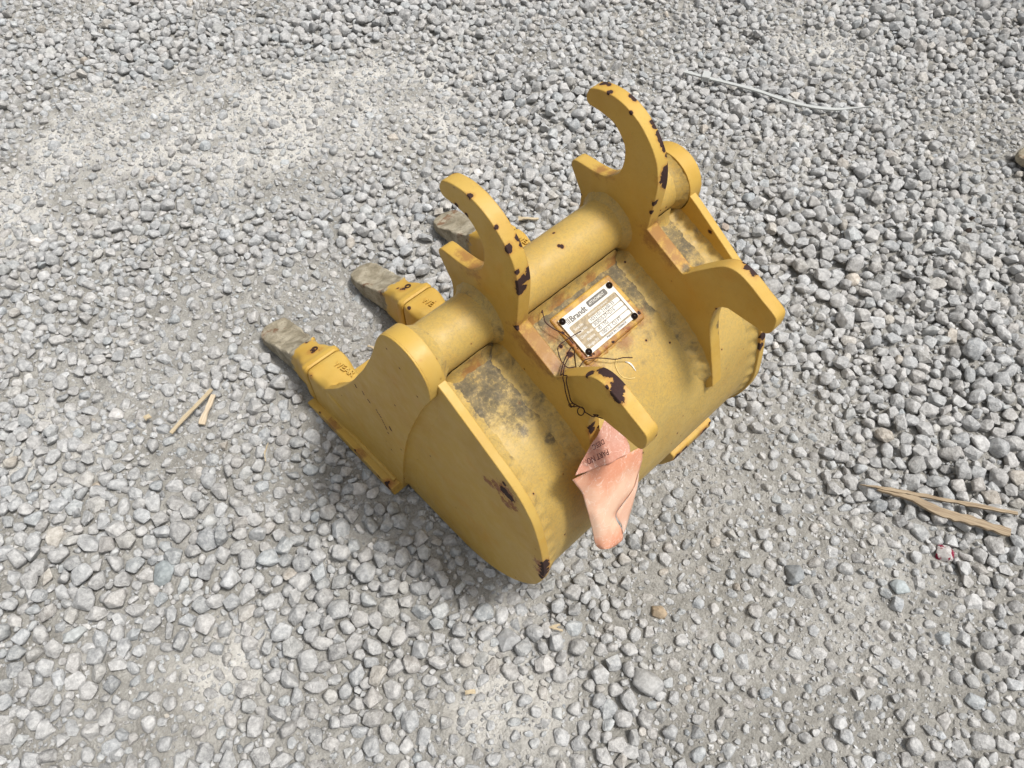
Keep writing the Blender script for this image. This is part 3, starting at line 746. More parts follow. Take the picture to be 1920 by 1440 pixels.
    # heading
    for i in range(3):
        quad("printed_bar", 0.085 + i * 0.021, 0.075 + i * 0.0, 0.090 + i * 0.021 + i * 0.003, 0.215, -0.0015, M_DGREY, r=0.002)
    words("Brandt", 0.150, 0.215, 0.195, M_DGREY, -0.0012, 0.92, 0.022)
    quad("printed_panel", 0.50, 0.055, 0.865, 0.205, -0.0015, M_DGREY, r=0.025)
    words("ATTACHMENT", 0.525, 0.165, 0.098, M_DWHITE, -0.0008, 0.72, 0.01)
    quad("printed_panel", 0.06, 0.265, 0.955, 0.905, -0.0020, M_DTAN, r=0.02)
    rows = [0.375, 0.500, 0.625, 0.750]
    for i, t in enumerate(rows):
        quad("printed_field", 0.345, t + 0.008, 0.935, t + 0.118, -0.0012, M_DWHITE, r=0.02)
        quad("printed_line", 0.345, t + 0.119, 0.955, t + 0.125, -0.0009, M_DINK, r=0.001)
    quad("printed_line", 0.945, 0.30, 0.950, 0.88, -0.0009, M_DINK, r=0.001)
    for txt, t in (("Serial No", 0.405), ("Model No", 0.515), ("Client Model", 0.630), ("Machine", 0.745), ("Weight (lb)", 0.865)):
        words(txt, 0.095 if len(txt) > 7 else 0.15, t, 0.088, M_DWHITE, -0.0012, 0.80, 0.012)
    words("PRODUCT OF BRANDT", 0.40, 0.345, 0.060, M_DWHITE, -0.0012, 1.0)
    for txt, s, t in (("1032101-21600-33", 0.37, 0.470), ("303010-37=D16", 0.37, 0.592), ("85 17G", 0.385, 0.718), ("100/1.2  CU FT", 0.375, 0.842)):
        words(txt, s, t, 0.118, M_DINK, -0.0006, 0.84)
    words("MADE IN CANADA", 0.40, 0.965, 0.070, M_DINK, -0.0012, 1.05)
    for (s, t) in ((0.045, 0.075), (0.955, 0.085), (0.935, 0.965), (0.05, 0.93)):
        c = P00 + PX * s + PY * t
        vs, fs = [], []
        ex = PX / np.linalg.norm(PX); ey = PY / np.linalg.norm(PY)
        prof = [(0.020, -0.004), (0.020, 0.004), (0.017, 0.010), (0.011, 0.0135), (0.005, 0.010), (0.0045, 0.006)]
        N = 14
        for (r, h) in prof:
            for k in range(N):
                a = 2 * math.pi * k / N
                vs.append(L3(*(c + ex * r * math.cos(a) + ey * r * math.sin(a) + nrm * h)))
        for i in range(len(prof) - 1):
            for k in range(N):
                fs.append((i * N + k, i * N + (k + 1) % N, (i + 1) * N + (k + 1) % N, (i + 1) * N + k))
        fs.append(tuple((len(prof) - 1) * N + k for k in range(N)))
        mesh_obj("rivet", vs, fs, M_RIVET, dp, ang=60)
    return root

bucket = build_bucket()
for nm, lab in (("data_plate", "white printed data plate with black rivets"),):
    for o in bucket.children:
        if o.name.split('.')[0] == nm: o['label'] = lab

# ------------------------------------------------------------------ paper tag and wire
def paper(name, col, pale, seed):
    n = NT(name)
    p = n.obj()
    v = n.noise(n.vm('ADD', p, (seed, 0, 0)), 16, 4, 0.55)
    c = n.mix(n.ramp(v, 0.40, 0.68), col, pale)
    cr = n.math('ABSOLUTE', n.math('SUBTRACT', n.noise(p, 38, 4, 0.6, 0.8), 0.5))
    c = n.mix(n.math('MULTIPLY', n.ramp(cr, 0.012, 0.0), 0.5), c, (0.88, 0.76, 0.66))
    f = n.noise(p, 420, 4, 0.7)
    c = n.mix(n.math('MULTIPLY', n.ramp(f, 0.45, 0.7), 0.22), c, (0.80, 0.62, 0.52))
    n.bsdf.inputs['Transmission Weight'].default_value = 0.0
    m_ = n.fin(c, 0.75, n.bump(n.noise(p, 90, 4), 0.25, 0.001), spec=0.2)
    return m_
M_PAPER = paper("salmon_paper", (0.70, 0.31, 0.19), (0.80, 0.53, 0.38), 0.0)
M_PAPER2 = paper("faded_paper", (0.52, 0.24, 0.17), (0.60, 0.36, 0.29), 3.0)
M_PAPER3 = paper("pale_paper", (0.70, 0.42, 0.30), (0.76, 0.60, 0.50), 5.0)
M_PINK = plain("tag_ink", (0.085, 0.02, 0.02), 0.7)

W3 = V3
def sheet(name, rows, mat, parent=None, k=7, solid=0.0018, mats=None):
    R = [[np.array(p) for p in r] for r in rows]
    R = [catmull(r, k) for r in R]
    cols = list(zip(*R))
    cols = [catmull(c, k) for c in cols]
    n, m_ = len(cols), len(cols[0])
    vs, fs = [], []
    for c in cols:
        for p in c:
            w = 0.009 * abs(mnoise.noise(Vector(p * 6))) + 0.004 * abs(mnoise.noise(Vector(p * 13)))
            vs.append(W3(p[0], p[1] + w, p[2] + w))
    for i in range(n - 1):
        for j in range(m_ - 1):
            fs.append((i * m_ + j, i * m_ + j + 1, (i + 1) * m_ + j + 1, (i + 1) * m_ + j))
    return mesh_obj(name, vs, fs, mat, parent, solid=solid * S, ang=75)

tagp = sheet("paper_tag", TB, M_PAPER)
tag(tagp, "crumpled salmon pink paper tag hanging twisted behind the bucket from the rusty wire", "paper tag")
flap = sheet("folded_flap", TA, M_PAPER2, tagp)
flap['label'] = "darker printed flap folded down over the tag"
curl = sheet("curled_edge", TC, M_PAPER3, tagp, k=4)
def tag_words(txt, o, ex, up, k, wide=1.0):
    o, ex, up = map(np.array, (o, ex, up))
    vs, fs = text_mesh(txt, 0.01, 0.0)
    w = max(v.x for v in vs)
    A, B = ex - o, up - o
    return mesh_obj("lettering", [W3(*(o + A * (v.x / w) * wide + B * v.y * k)) for v in vs], fs, M_PINK, tagp, smooth=False)
tag_words("PART NO.", (0.003,-0.675,-0.367), (-0.149,-0.655,-0.315), (0.006,-0.694,-0.413), 1.25)
tag_words("DESC", (0.002,-0.640,-0.307), (-0.078,-0.632,-0.287), (0.005,-0.657,-0.349), 1.15)

M_WIRE = plain("rusty_wire", (0.045, 0.018, 0.018), 0.6, 0.3)
def wire_obj(name, paths, rad=0.0030):
    vs_all, fs_all = [], []
    for path in paths:
        pts = [tuple(p) for p in catmull(path, 4)]
        o = sweep("tmp", pts, rad, M_WIRE, None, sides=6, loc=V3)
        b = len(vs_all)
        vs_all += [v.co.copy() for v in o.data.vertices]
        fs_all += [tuple(b + i for i in f.vertices) for f in o.data.polygons]
        me = o.data
        bpy.data.objects.remove(o); bpy.data.meshes.remove(me)
    return mesh_obj(name, vs_all, fs_all, M_WIRE, None, ang=80)
c_full = WIRE_C + [(0.16, -0.250, -0.06), (0.09, -0.262, -0.088), (0.03, -0.300, -0.085), (-0.012, -0.330, -0.055)] + WIRE_C2
d_full = [(0.232, -0.228, -0.34), (0.15, -0.262, -0.09), (0.07, -0.285, -0.085), (0.0, -0.34, -0.05)] + WIRE_D
wr_ = wire_obj("tie_wire", [c_full, d_full, WIRE_LOOP[:14], WIRE_E, WIRE_B[:9]])
tag(wr_, "thin rusty wire wound round the nearer ear and twisted to the paper tag", "wire", "rusty tie wires on the bucket")
wr2 = wire_obj("tie_wire", [WIRE_A], 0.0032)
tag(wr2, "short loose rusty wire end lying beside the corner of the data plate", "wire", "rusty tie wires on the bucket")

M_THREAD = plain("white_thread", (0.85, 0.83, 0.76), 0.6)
M_THREAD2 = plain("yellowish_thread", (0.72, 0.55, 0.22), 0.6)
th_ = sweep("thread", [tuple(p) for p in catmull([(x, y, z + 0.006) for x, y, z in THREAD1], 5)], lambda t: 0.006 * math.sin(math.pi * (0.12 + 0.8 * t)), M_THREAD, loc=V3, sides=6)
tag(th_, "short bright white thread lying on the yellow shell behind the data plate", "thread")
th2 = sweep("thread", [tuple(p) for p in catmull([(x, y, z + 0.004) for x, y, z in THREAD2], 5)], 0.0026, M_THREAD2, loc=V3, sides=6)
tag(th2, "very thin pale curved thread looping round the white one on the shell", "thread")

# ------------------------------------------------------------------ ground
def lattice(seed):
    r = np.random.default_rng(seed)
    return r.random((256, 256))
LAT = [lattice(s) for s in range(5)]
def vnoise(x, y, cell, k=0):
    L = LAT[k]
    u, v = x / cell + 137.3, y / cell + 91.7
    iu, iv = np.floor(u).astype(int), np.floor(v).astype(int)
    fu, fv = u - iu, v - iv
    fu = fu * fu * (3 - 2 * fu); fv = fv * fv * (3 - 2 * fv)
    a = L[iu % 256, iv % 256]; b = L[(iu + 1) % 256, iv % 256]
    c = L[iu % 256, (iv + 1) % 256]; d = L[(iu + 1) % 256, (iv + 1) % 256]
    return (a * (1 - fu) + b * fu) * (1 - fv) + (c * (1 - fu) + d * fu) * fv - 0.5

SILT = [(0.581,5.816,.9),(2.002,4.721,.8),(-0.554,6.059,.8),(1.082,4.285,.8),(2.395,3.267,.6),(0.276,1.737,.6),(0.089,2.224,.5),(6.355,1.667,.8),(1.196,-0.833,.40),(1.061,-1.506,.45),(0.839,-2.294,.55),(0.24,-2.3,.5),(0.23,-1.238,.35),(-2.059,0.404,.35),(-2.531,0.582,.35),(1.561,-2.086,.45),(6.483,-0.49,.7),(2.132,-0.884,.4),(-1.088,-0.828,.35),(-1.55,2.3,.35),(0.9,-1.9,.5),(1.3,-1.2,.4),(-1.25,1.15,.3)]
DENSE = [(-1.991,1.548,.7),(-2.625,1.72,.8),(3.413,-0.092,1.0),(3.672,2.765,.9),(4.217,-0.405,1.0),(-1.244,0.06,.7),(2.9,-2.1,.7),(1.043,6.981,.8),(2.433,5.811,.7),(-1.9,0.9,.5),(-1.5,0.5,.5),(2.6,1.0,.7),(-0.5,-0.6,.4),(-0.3,-1.5,.3)]
def density(x, y):
    d = 0.46 + 0.75 * vnoise(x, y, 1.3, 1) + 0.5 * vnoise(x, y, 0.45, 2)
    for (cx, cy, r) in SILT: d = d - 0.50 * np.exp(-((x - cx) ** 2 + (y - cy) ** 2) / (r * r))
    for (cx, cy, r) in DENSE: d = d + 0.40 * np.exp(-((x - cx) ** 2 + (y - cy) ** 2) / (r * r))
    return np.clip(d, 0.13, 1.0)
def height(x, y):
    h = 0.070 * vnoise(x, y, 1.6, 3) + 0.036 * vnoise(x, y, 0.42, 4) + 0.026 * vnoise(x, y, 0.13, 0) + 0.024 * np.abs(vnoise(x, y, 0.075, 1)) * 2 - 0.012 + 0.012 * vnoise(x, y, 0.04, 2)
    foot = 1 / (1 + np.exp(-(np.maximum(np.abs(x - 0.55) - 1.25, np.abs(y - 0.9) - 1.8)) * 8))
    return h * (0.35 + 0.65 * foot) - 0.02 * (1 - foot)

def ground_mat():
    n = NT("dusty_silt")
    p = n.obj()
    a = n.noise(p, 6, 4, 0.6)
    b = n.noise(p, 55, 6, 0.72)
    c = n.noise(p, 420, 4, 0.75)
    col = n.mix(n.ramp(a, 0.35, 0.68), (0.33, 0.32, 0.295), (0.46, 0.45, 0.425))
    col = n.mix(n.ramp(b, 0.34, 0.66), n.mix(0.5, col, (0.15, 0.143, 0.128)), col)  # hollows of the relief darkened: pit shade put into the silt colour
    col = n.mix(n.math('MULTIPLY', n.ramp(c, 0.56, 0.70), 0.6), col, (0.56, 0.545, 0.51))
    col = n.mix(n.math('MULTIPLY', n.ramp(c, 0.42, 0.30), 0.6), col, (0.17, 0.155, 0.13))  # finer hollows darkened too, shade put into the colour
    pale = n.attr("tone")
    col = n.mix(n.math('MULTIPLY', pale.outputs['Fac'], n.ramp(b, 0.30, 0.55, 0.5, 1.0)), col, (0.62, 0.605, 0.57))
    vor = n.voronoi(p, 240)
    h = n.math('ADD', n.math('MULTIPLY', b, 1.6), n.math('ADD', n.math('MULTIPLY', c, 0.55), n.math('MULTIPLY', vor, -0.6)))
    return n.fin(col, 0.95, n.bump(h, 0.9, 0.0035), spec=0.12)
M_GROUND = ground_mat()

cell = 0.027
xs = np.concatenate([[-1500, -300, -60, -14], np.arange(-4.4, 10.2, cell), [20, 60, 300, 1500]])
ys = np.concatenate([[-1500, -300, -60, -14], np.arange(-4.4, 10.6, cell), [20, 60, 300, 1500]])
X, Y = np.meshgrid(xs, ys, indexing='ij')
far = (np.abs(X) > 11.5) | (np.abs(Y) > 12.5)
H = np.where(far, 0.0, height(X, Y))
co = np.stack([X * S, Y * S, H * S], -1).reshape(-1, 3).astype(np.float32)
nx, ny = len(xs), len(ys)
ii, jj = np.meshgrid(np.arange(nx - 1), np.arange(ny - 1), indexing='ij')
v0 = (ii * ny + jj).ravel()
quads = np.stack([v0, v0 + ny, v0 + ny + 1, v0 + 1], -1).astype(np.int32)
PALE = [(-1.4,5.2,.6),(0.2,4.9,.5),(2.9,4.4,.45),(-2.4,2.9,.5),(-0.9,-0.9,.35),(-2.2,.45,.3),(0.581,5.816,.7),(2.002,4.721,.6),(1.082,4.285,.6),(-0.554,6.059,.6),(2.395,3.267,.5),(6.355,1.667,.5),(1.5,5.2,.5)]

def np_mesh(name, co, faces, mat, attr=None, smooth=True):
    me = bpy.data.meshes.new(name)
    k = faces.shape[1]
    me.vertices.add(len(co)); me.vertices.foreach_set('co', co.ravel())
    me.loops.add(faces.size); me.loops.foreach_set('vertex_index', faces.ravel())
    me.polygons.add(len(faces))
    me.polygons.foreach_set('loop_start', np.arange(0, faces.size, k, dtype=np.int32))
    me.polygons.foreach_set('loop_total', np.full(len(faces), k, dtype=np.int32))
    me.polygons.foreach_set('use_smooth', np.full(len(faces), smooth))
    if attr is not None:
        if attr.ndim == 1:
            a = me.attributes.new("tone", 'FLOAT', 'POINT'); a.data.foreach_set('value', attr.astype(np.float32))
        else:
            a = me.color_attributes.new("tone", 'FLOAT_COLOR', 'POINT'); a.data.foreach_set('color', attr.astype(np.float32).ravel())
    me.update(calc_edges=True)
    me.validate()
    me.materials.append(mat)
    return link(bpy.data.objects.new(name, me))

pal = np.zeros_like(X)
for (cx, cy, r) in PALE: pal += 1.15 * np.exp(-((X - cx) ** 2 + (Y - cy) ** 2) / (r * r))
pal = np.clip(pal * (0.7 + 1.6 * vnoise(X, Y, 0.3, 2) + 1.0 * vnoise(X, Y, 0.11, 3)), 0, 0.9)
ground = np_mesh("ground", co, quads, M_GROUND, pal.ravel())
ground['kind'] = 'structure'
ground['label'] = "pale grey dusty silt ground under the gravel"

# ------------------------------------------------------------------ gravel
def stone_mat():
    n = NT("limestone_gravel")
    p = n.obj()
    t = n.attr("tone")
    a = n.noise(p, 130, 5, 0.65)
    b = n.noise(p, 700, 3, 0.7)
    col = n.mix(n.ramp(a, 0.30, 0.72), n.mix(0.42, t.outputs['Color'], (0.15, 0.15, 0.15)), n.mix(0.42, t.outputs['Color'], (0.68, 0.68, 0.67)))
    vein = n.math('ABSOLUTE', n.math('SUBTRACT', n.noise(p, 75, 3, 0.6, 1.5), 0.5))
    col = n.mix(n.math('MULTIPLY', n.ramp(vein, 0.012, 0.0), 0.45), col, (0.72, 0.72, 0.70))
    col = n.mix(n.math('MULTIPLY', n.ramp(b, 0.60, 0.75), 0.35), col, (0.66, 0.65, 0.63))
    h = n.math('ADD', n.math('MULTIPLY', a, 1.2), n.math('MULTIPLY', b, 0.35))
    h = n.math('ADD', h, n.math('MULTIPLY', n.voronoi(p, 330), 0.5))
    return n.fin(col, 0.84, n.bump(h, 0.8, 0.0019), spec=0.2)
M_STONE = stone_mat()

def ico(sub):
    bm = bmesh.new()
    bmesh.ops.create_icosphere(bm, subdivisions=sub, radius=1.0)
    v = np.array([vv.co[:] for vv in bm.verts]); f = np.array([[w.index for w in ff.verts] for ff in bm.faces], dtype=np.int32)
    bm.free()
    return v, f
def rock_shapes(sub, count, planes=(9, 15), seed=1):
    """crushed stone: the convex hull of a few points on a flattened ball, its arrises worn off"""
    r = np.random.default_rng(seed)
    out = []
    for _ in range(count):
        k = int(r.integers(*planes))
        pts = []
        while len(pts) < k:
            c_ = r.normal(size=3); c_ /= np.linalg.norm(c_)
            if all(np.dot(c_, q_) < 0.86 - 0.02 * k for q_ in pts) or r.random() < 0.02: pts.append(c_)
        pts = np.array(pts) * r.uniform(0.86, 1.08, (k, 1))
        pts = pts * np.array([1.0, r.uniform(0.62, 0.98), r.uniform(0.50, 0.82)])
        bm = bmesh.new()
        for c_ in pts: bm.verts.new(c_)
        bmesh.ops.convex_hull(bm, input=bm.verts)
        bmesh.ops.dissolve_limit(bm, angle_limit=math.radians(9), verts=bm.verts[:], edges=bm.edges[:])
        if sub >= 1:
            bmesh.ops.bevel(bm, geom=bm.edges[:], offset=r.uniform(0.08, 0.17), segments=1 if sub < 3 else 3, profile=0.5, affect='EDGES', clamp_overlap=True)
        bmesh.ops.triangulate(bm, faces=bm.faces[:])
        if sub >= 3:
            bmesh.ops.subdivide_edges(bm, edges=bm.edges[:], cuts=1, use_grid_fill=True)
        bm.verts.ensure_lookup_table(); bm.verts.index_update()
        V = np.array([v.co[:] for v in bm.verts]); F = np.array([[w.index for w in f.verts] for f in bm.faces if len(f.verts) == 3], dtype=np.int32)
        bm.free()
        if sub >= 3:
            V += np.array([mnoise.noise_vector(Vector(v * 2.7))[:] for v in V]) * 0.05
        V -= (V.max(0) + V.min(0)) / 2
        V /= np.abs(V[:, :2]).max()
        out.append((V, F))
    return out

def in_view(x, y, mx, my):
    P = np.stack([x - CAM[0], y - CAM[1], np.full_like(x, G + 0.03 - CAM[2])], -1)
    u, v, w = P @ RX, P @ RY, P @ RZ
    px = u / w * 1442 + 960; py = v / w * 1442 + 720
    return (w > 0.2) & (px > -mx) & (px < 1920 + mx) & (py > -my) & (py < 1440 + my)

def candidates(n, mx, my):
    x = rng.uniform(-5.5, 10.6, n); y = rng.uniform(-5.2, 11.6, n)
    k = in_view(x, y, mx, my)
    return x[k], y[k]

FOOT = lambda x, y: ((x > -0.66) & (x < 1.74) & (y > -0.72) & (y < 1.78)) | ((np.abs(x + 0.385) < 0.2) & (y > 0) & (y < 2.62)) | ((np.abs(x - 0.53) < 0.2) & (y > 0) & (y < 2.62)) | ((np.abs(x - 1.475) < 0.2) & (y > 0) & (y < 2.62))
TEETH = lambda x, y: ((np.abs(x + 0.385) < 0.17) | (np.abs(x - 0.53) < 0.17) | (np.abs(x - 1.475) < 0.17)) & (y > 1.6) & (y < 2.6)

cx, cy = candidates(420000, 240, 180)
rad = 0.0135 + 0.060 * rng.beta(1.25, 2.1, len(cx)) + np.where(rng.random(len(cx)) < 0.014, rng.uniform(0.01, 0.03, len(cx)), 0)
dn = density(cx, cy)
rad *= (0.80 + 0.28 * dn)
o = np.argsort(-rad)
cx, cy, rad, dn = cx[o], cy[o], rad[o], dn[o]
grid = {}
CS = 0.075
sel = []
chance = rng.random(len(cx))
SPECIAL = [(1.917,-2.348,.075),(1.017,-1.703,.075),(1.473,-2.263,.07),(0.145,-1.246,.055),(3.327,0.672,.04),(-2.754,1.296,.075),(-2.112,1.26,.085),(-0.25,-1.49,.10),(-0.706,-0.691,.085),(-2.144,2.21,.035)]
SP = [(x, y, r) for x, y, r in SPECIAL]
for (x, y, r) in SP:
    grid.setdefault((int(x / CS), int(y / CS)), []).append((x, y, r))
for i in range(len(cx)):
    x, y, r, d = float(cx[i]), float(cy[i]), float(rad[i]), float(dn[i])
    big = (r - 0.02) / 0.06
    # in silty ground the larger stones are scarce
    if chance[i] > d ** (0.4 + 1.1 * big): continue
    gx, gy = int(x / CS), int(y / CS)
    ok = True
    R_ = 2 if r > 0.03 else 1
    f = (0.68 if d > 0.4 else 0.84) + 0.12 * float(chance[i])
    for a in range(gx - R_, gx + R_ + 1):
        for b in range(gy - R_, gy + R_ + 1):
            for (x2, y2, r2) in grid.get((a, b), ()):
                if (x - x2) ** 2 + (y - y2) ** 2 < (f * (r + r2)) ** 2:
                    ok = False; break
            if not ok: break
        if not ok: break
    if ok:
        grid.setdefault((gx, gy), []).append((x, y, r))
        sel.append(i)
sel = np.array(sel)
sx, sy, sr, sdn = cx[sel], cy[sel], rad[sel], dn[sel]
print("stones", len(sel))

def tones(n, r, sd=0.065):
    g = r.normal(0.42, sd, n)
    w = r.normal(0, 0.010, n)
    c = np.stack([g + w, g + 0.002, g - w + 0.004], -1)
    k = r.random(n)
    c[k < 0.008] = c[k < 0.008] * np.array([1.12, 1.0, 0.84])
    m_ = (k > 0.012) & (k < 0.06); c[m_] = c[m_] * np.array([1.05, 1.01, 0.94])
    m_ = (k > 0.06) & (k < 0.085); c[m_] = c[m_] * 1.28
    m_ = (k > 0.085) & (k < 0.14); c[m_] = c[m_] * np.array([0.84, 0.865, 0.875])
    m_ = (k > 0.14) & (k < 0.20); c[m_] = c[m_] * np.array([0.96, 1.01, 1.03])
    return np.clip(c, 0.06, 0.85)

def scatter(name, x, y, z, r, shapes, r_, tilt, tone, weighted=True):
    n = len(x)
    pick = r_.integers(0, len(shapes), n)
    a = r_.uniform(0, 2 * np.pi, n); tx = r_.normal(0, tilt, n); ty = r_.normal(0, tilt, n)
    ca, sa, cx_, sx_, cy_, sy_ = np.cos(a), np.sin(a), np.cos(tx), np.sin(tx), np.cos(ty), np.sin(ty)
    tops = np.zeros(n); parts = []
    for k, (V0, F0_) in enumerate(shapes):
        m_ = np.where(pick == k)[0]
        if not len(m_): continue
        V = np.repeat(V0[None], len(m_), 0)
        c, s = cx_[m_][:, None], sx_[m_][:, None]
        Vy, Vz = V[:, :, 1] * c - V[:, :, 2] * s, V[:, :, 1] * s + V[:, :, 2] * c
        c, s = cy_[m_][:, None], sy_[m_][:, None]
        Vx, Vz = V[:, :, 0] * c + Vz * s, -V[:, :, 0] * s + Vz * c
        c, s = ca[m_][:, None], sa[m_][:, None]
        Wx, Wy = Vx * c - Vy * s, Vx * s + Vy * c
        tops[m_] = Vz.max(1) * r[m_]
        parts.append((m_, Wx, Wy, Vz, F0_))
    zz = z(tops)
    PP, FF, TT, base = [], [], [], 0
    for (m_, Wx, Wy, Vz, F0_) in parts:
        rr = r[m_][:, None]
        P = np.stack([(Wx * rr + x[m_][:, None]) * S, (Wy * rr + y[m_][:, None]) * S, (Vz * rr + zz[m_][:, None]) * S], -1)
        nv = Wx.shape[1]
        FF.append((F0_[None] + (base + np.arange(len(m_)) * nv)[:, None, None]).reshape(-1, 3))
        TT.append(np.repeat(np.concatenate([tone[m_], np.ones((len(m_), 1))], 1), nv, axis=0))
        PP.append(P.reshape(-1, 3)); base += nv * len(m_)
    o_ = np_mesh(name, np.concatenate(PP).astype(np.float32), np.concatenate(FF).astype(np.int32), M_STONE, np.concatenate(TT), smooth=weighted)
    print(name, n, "tris", sum(len(f_) for f_ in FF))
    if weighted:
        md = o_.modifiers.new("weighted", 'WEIGHTED_NORMAL'); md.weight = 50
    return o_

SH2 = rock_shapes(2, 60, planes=(11, 17), seed=3)
SH1 = rock_shapes(1, 40, planes=(8, 11), seed=5)
SH0 = rock_shapes(0, 30, planes=(6, 9), seed=6)
def zfun(x, y, dn, r):
    h = height(x, y)
    ft = FOOT(x, y); tt = TEETH(x, y)
    def g(top):
        emb = 0.62 - 0.62 * dn + rng.uniform(-0.2, 0.28, len(x))
        pile = np.where((dn > 0.5) & (rng.random(len(x)) < 0.3), rng.uniform(0.2, 0.8, len(x)), 0)
        z = h + top * (0.75 - 1.1 * np.clip(emb, -0.1, 0.9) + pile * 0.6)
        lim = -top + np.where(tt, -0.03, 0.004)
        return np.where(ft, np.minimum(z, lim), z)
    return g
def part_gravel(name, m_, shapes, seed):
    r2 = np.random.default_rng(seed)
    o_ = scatter(name, sx[m_], sy[m_], zfun(sx[m_], sy[m_], sdn[m_], sr[m_]), sr[m_], shapes, r2, 0.34, tones(int(m_.sum()), r2))
    o_['kind'] = 'stuff'
    return o_
order = np.argsort(-sr)
near = np.zeros(len(sr), bool)
near[order[:3600]] = True
g1 = part_gravel("gravel", near, SH2, 21)
tag(g1, "larger pale grey crushed limestone stones lying over the dusty ground", "gravel")
g2 = part_gravel("gravel", ~near, SH1, 22)
tag(g2, "small pale grey gravel stones packed between the larger ones", "gravel")
print("big", int(near.sum()), "small", int((~near).sum()))
# fine grit
gx_, gy_ = candidates(150000, 160, 120)
gd = density(gx_, gy_)
kk = rng.random(len(gx_)) < (0.95 - 0.30 * gd)
gx_, gy_ = gx_[kk][:60000], gy_[kk][:60000]
gr_ = 0.006 + 0.020 * rng.beta(1.3, 3.0, len(gx_))
r3 = np.random.default_rng(31)
hg = height(gx_, gy_); ftg = FOOT(gx_, gy_)
g3 = scatter("grit", gx_, gy_, lambda top: np.where(ftg, np.minimum(hg, -top), hg + top * 0.15), gr_, SH0, r3, 0.6, tones(len(gx_), r3, 0.10), weighted=False)
g3['kind'] = 'stuff'
tag(g3, "fine grey grit and crumbs strewn over the dusty ground", "grit")

# single stones that stand out
def lone(x, y, r, seed, col, label, painted=None, group=None):
    r_ = np.random.default_rng(seed)
    v, f_ = rock_shapes(3, 1, planes=(12, 17), seed=seed)[0]
    a = r_.uniform(0, 6.28)
    R = np.array([[math.cos(a), -math.sin(a), 0], [math.sin(a), math.cos(a), 0], [0, 0, 1]])
    v = v @ R.T * r
    h = float(height(np.array([x]), np.array([y]))[0])
    n = NT("stone_" + str(seed))
    p = n.obj()
    nn = n.noise(p, 150, 5, 0.65)
    c = n.mix(n.ramp(nn, 0.3, 0.72), tuple(k * 0.82 for k in col), tuple(min(1, k * 1.3) for k in col))
    if painted:
        c = n.mix(n.ramp(n.noise(p, 55, 4, 0.65), 0.52, 0.56), c, painted)
    mat = n.fin(c, 0.8, n.bump(n.math('ADD', nn, n.math('MULTIPLY', n.noise(p, 700, 3), 0.3)), 0.6, 0.0016), spec=0.2)
    me = bpy.data.meshes.new("stone")
    me.from_pydata([tuple(k * S) for k in v], [], [tuple(int(i) for i in t) for t in f_])
    me.polygons.foreach_set('use_smooth', [True] * len(me.polygons))
    me.materials.append(mat)
    o_ = link(bpy.data.objects.new("stone", me))
    o_.location = (x * S, y * S, (h + v[:, 2].max() * 0.45) * S)
    tag(o_, label, "stone", group or "single stones that stand out in the gravel")
    return o_
GREY = (0.34, 0.345, 0.35)
lone(1.917, -2.348, 0.072, 101, (0.45, 0.43, 0.42), "rounded grey stone splashed with crimson red paint below the wooden splinters", (0.22, 0.018, 0.045))
lone(1.017, -1.703, 0.075, 102, (0.26, 0.275, 0.285), "dark blue grey stone lying alone in the silt right of the bucket")
lone(1.473, -2.263, 0.070, 103, (0.40, 0.44, 0.45), "pale bluish stone half sunk in the silt near the splinters")
lone(0.145, -1.246, 0.055, 104, (0.36, 0.285, 0.20), "ochre brown stone below the bucket's right end")
lone(3.327, 0.672, 0.045, 105, (0.40, 0.34, 0.29), "small pinkish tan stone right of the far side plate")
lone(-2.754, 1.296, 0.075, 106, (0.42, 0.44, 0.44), "pale grey stone near the lower left edge of the gravel")
lone(-2.112, 1.260, 0.088, 107, (0.30, 0.33, 0.34), "large greenish grey rounded stone lower left of the bucket")
lone(-0.25, -1.49, 0.100, 108, (0.38, 0.38, 0.375), "largest pale block of stone in the foreground below the bucket")
lone(-0.706, -0.691, 0.085, 109, GREY, "pointed grey wedge of stone under the lowest corner of the bucket")
lone(-2.144, 2.21, 0.036, 110, (0.40, 0.35, 0.29), "small sandy tan stone left of the wooden sticks")

# ------------------------------------------------------------------ litter on the gravel
def wood_mat(name, a, b):
    n = NT(name)
    p = n.obj()
    mp = n.t.nodes.new("ShaderNodeMapping")
    mp.inputs['Scale'].default_value = (6, 190, 190)
    n.put(mp.inputs[0], p)
    g = n.noise(mp.outputs[0], 3.0, 4, 0.65)
    c = n.mix(n.ramp(g, 0.32, 0.66), a, b)
    c = n.mix(n.math('MULTIPLY', n.ramp(g, 0.30, 0.22), 0.8), c, (0.12, 0.06, 0.03))
    return n.fin(c, 0.7, n.bump(g, 0.6, 0.0008), spec=0.2)
M_WOOD = wood_mat("weathered_splinter", (0.22, 0.16, 0.105), (0.40, 0.32, 0.22))
M_WOOD2 = wood_mat("fresh_splinter", (0.42, 0.34, 0.22), (0.53, 0.45, 0.32))
M_WOOD3 = wood_mat("grey_splinter", (0.50, 0.40, 0.28), (0.62, 0.53, 0.40))

